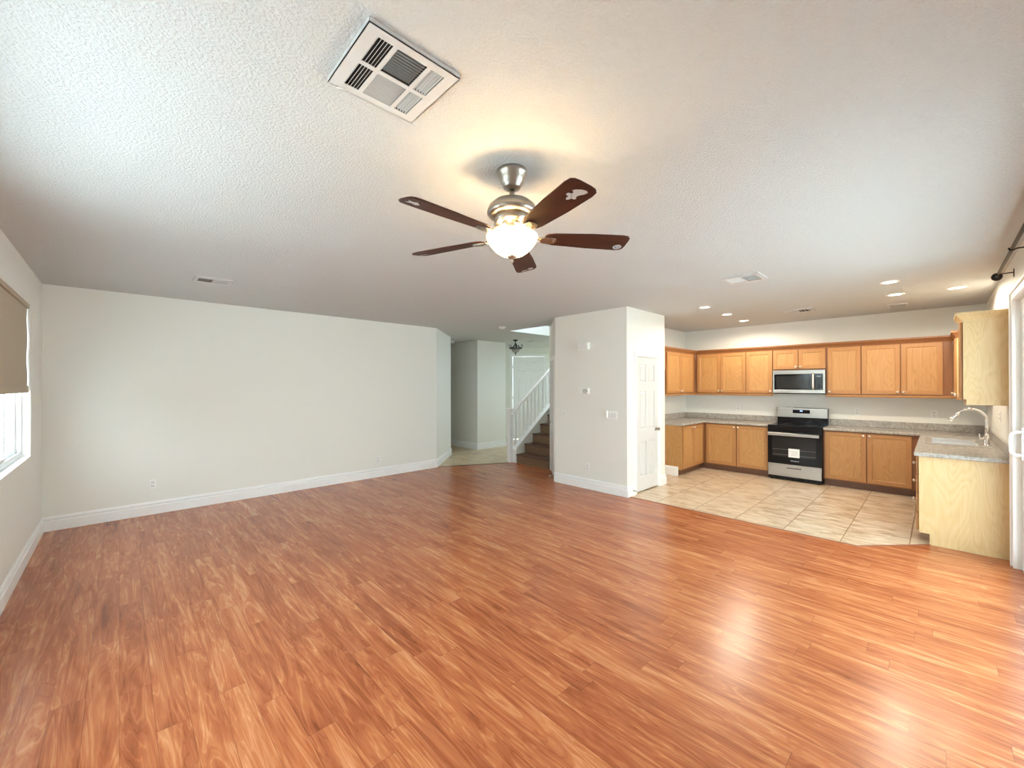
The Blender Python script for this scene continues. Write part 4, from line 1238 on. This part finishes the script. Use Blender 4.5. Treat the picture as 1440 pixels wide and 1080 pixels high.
hb.box(0.006, RW - 0.03, dy - 0.045, dy - 0.020, 0.752, 0.805)
hb.build('door_handle', M['steel'], od, bevel=0.008, segs=3)
MB().box(0.03, 0.06, dy - 0.022, dy - 0.0005, 0.765, 0.79).box(RW - 0.085, RW - 0.055, dy - 0.022, dy - 0.0005, 0.765, 0.79).build('handle_bracket', M['steel'], od)
dw = MB().box(0.002, RW - 0.004, -FD - 0.026, -FD - 0.0005, 0.072, 0.278).build('drawer', M['steel'], rg, bevel=0.004)
MB().box(RW / 2 - 0.10, RW / 2 + 0.10, -FD - 0.030, -FD - 0.0255, 0.213, 0.240).build('pull_recess', M['black'], dw, bevel=0.002)
MB().box(RW / 2 - 0.098, RW / 2 + 0.098, -FD - 0.036, -FD - 0.0295, 0.225, 0.243).build('drawer_pull', M['steel'], dw, bevel=0.003)
# back guard
MB().box(0.012, RW - 0.004, -0.085, -0.004, 0.9245, 1.03).build('backguard_base', M['black'], rg, bevel=0.003)
bgp = MB().box(0.008, RW - 0.002, -0.098, -0.004, 1.0305, 1.205).build('backguard', M['black'], rg, bevel=0.004)
MB().box(0.014, RW - 0.008, -0.103, -0.0975, 1.036, 1.199).build('control_panel', M['steel'], bgp, bevel=0.002)
dsp = MB().box(RW / 2 - 0.125, RW / 2 + 0.125, -0.106, -0.1025, 1.108, 1.170).build('display', M['blackglass'], bgp)
MB().box(RW / 2 - 0.018, RW / 2 - 0.002, -0.1072, -0.1055, 1.142, 1.158).box(RW / 2 + 0.002, RW / 2 + 0.018, -0.1072, -0.1055, 1.142, 1.158).build('display_digits', M['led'], bgp)
lb = MB().box(RW / 2 - 0.075, RW / 2 + 0.08, dy - 0.0012, dy - 0.0001, 0.402, 0.545).build('paper_label', M['paper'], od)
ln_ = MB()
for k in range(4):
    ln_.box(RW / 2 - 0.035, RW / 2 + 0.06, dy - 0.0018, dy - 0.001, 0.50 - k * 0.022, 0.503 - k * 0.022)
ln_.box(RW / 2 - 0.06, RW / 2 - 0.048, dy - 0.0018, dy - 0.001, 0.50, 0.515)
ln_.build('label_print', M['ink'], od)

def text(name, s, size, mtx, material, parent):
    cu = bpy.data.curves.new(name, 'FONT')
    cu.body = s; cu.size = size; cu.align_x = 'CENTER'; cu.extrude = 0.0003
    tmp = bpy.data.objects.new(name, cu); COL.objects.link(tmp)
    bpy.context.view_layer.update()
    me = bpy.data.meshes.new_from_object(tmp.evaluated_get(bpy.context.evaluated_depsgraph_get()))
    bpy.data.objects.remove(tmp)
    me.materials.clear(); me.materials.append(material)
    o = bpy.data.objects.new(name, me); COL.objects.link(o)
    o.parent = parent; o.matrix_local = mtx
    return o
text('logo_lettering', 'Whirlpool', 0.028, Matrix.Translation((RW / 2 + 0.012, dy - 0.0006, 0.335)) @ Matrix.Rotation(PI / 2, 4, 'X'), M['silver'], od)

# ------------------------------------------------------------------ microwave
MY0, MY1 = 2.032, 1.284
MW_ = MY0 - MY1
mz0, mz1 = 1.462, 1.862
mw = thing('microwave', 'stainless over the range microwave with black glass door', 'microwave', (XK - 0.002, MY0, 0), -PI / 2)
MDp = XK - 0.002 - 8.38
MB().box(0, MW_, -MDp, -0.001, mz0, mz1).build('body', M['black'], mw)
mf = MB().grid([0.0, 0.022, MW_ - 0.030, MW_], [mz0 + 0.004, mz0 + 0.062, mz1 - 0.068, mz1 - 0.002], lambda i, k: not (i == 1 and k == 1), -MDp - 0.022, -MDp - 0.0005)
md = mf.build('front_frame', M['steel'], mw, bevel=0.003)
MB().box(0.0225, MW_ - 0.165, -MDp - 0.020, -MDp - 0.001, mz0 + 0.0625, mz1 - 0.0685).build('door_glass', M['blackglass'], md)
MB().box(0.055, MW_ - 0.225, -MDp - 0.0207, -MDp - 0.0198, mz0 + 0.088, mz1 - 0.10).build('window_screen', M['ovenwin'], md)
MB().box(MW_ - 0.160, MW_ - 0.0305, -MDp - 0.020, -MDp - 0.001, mz0 + 0.0625, mz1 - 0.0685).build('control_panel', M['blackglass'], md)
MB().box(MW_ - 0.115, MW_ - 0.055, -MDp - 0.0207, -MDp - 0.0198, mz1 - 0.120, mz1 - 0.105).build('display', M['grey'], md)
hx = MW_ - 0.158
MB().tube([(hx, -MDp - 0.018, mz0 + 0.075), (hx, -MDp - 0.042, mz0 + 0.085), (hx, -MDp - 0.050, mz0 + 0.125), (hx, -MDp - 0.052, mz0 + 0.20), (hx, -MDp - 0.050, mz0 + 0.265), (hx, -MDp - 0.042, mz1 - 0.090), (hx, -MDp - 0.018, mz1 - 0.080)], 0.0165, 14).build('handle', M['knob'], md)
MB().box(0.02, MW_ - 0.02, -MDp + 0.02, -MDp + 0.20, mz0 - 0.012, mz0 - 0.0005).build('bottom_grille', M['black'], mw)

# ------------------------------------------------------------------ curtain rod over the patio door
rodY, rodZ = -0.38, 2.605
cr = thing('curtain_rod', 'black curtain rod with round finial above the patio door', 'curtain rod', (5.86, YR, rodZ))
ry = rodY - YR
MB().cyl((0, ry, 0), (-3.6, ry, 0), 0.011, 16).build('rod', M['iron'], cr)
MB().lathe([(0.0, -0.012), (0.022, -0.012), (0.036, -0.004), (0.036, 0.010), (0.022, 0.018), (0.0, 0.022)], 24, Matrix.Translation((0.0, ry, 0)) @ Matrix.Rotation(PI / 2, 4, 'Y')).build('finial', M['iron'], cr)
for x in (-0.16, -1.15, -3.45):
    b = MB().tube([(x, 0.006, -0.005), (x, ry - 0.02, -0.005), (x, ry - 0.004, -0.014), (x, ry + 0.012, -0.012), (x, ry + 0.018, 0.006)], 0.005, 10)
    b.box(x - 0.012, x + 0.012, 0.0005, 0.006, -0.045, 0.025)
    b.build('bracket', M['iron'], cr)
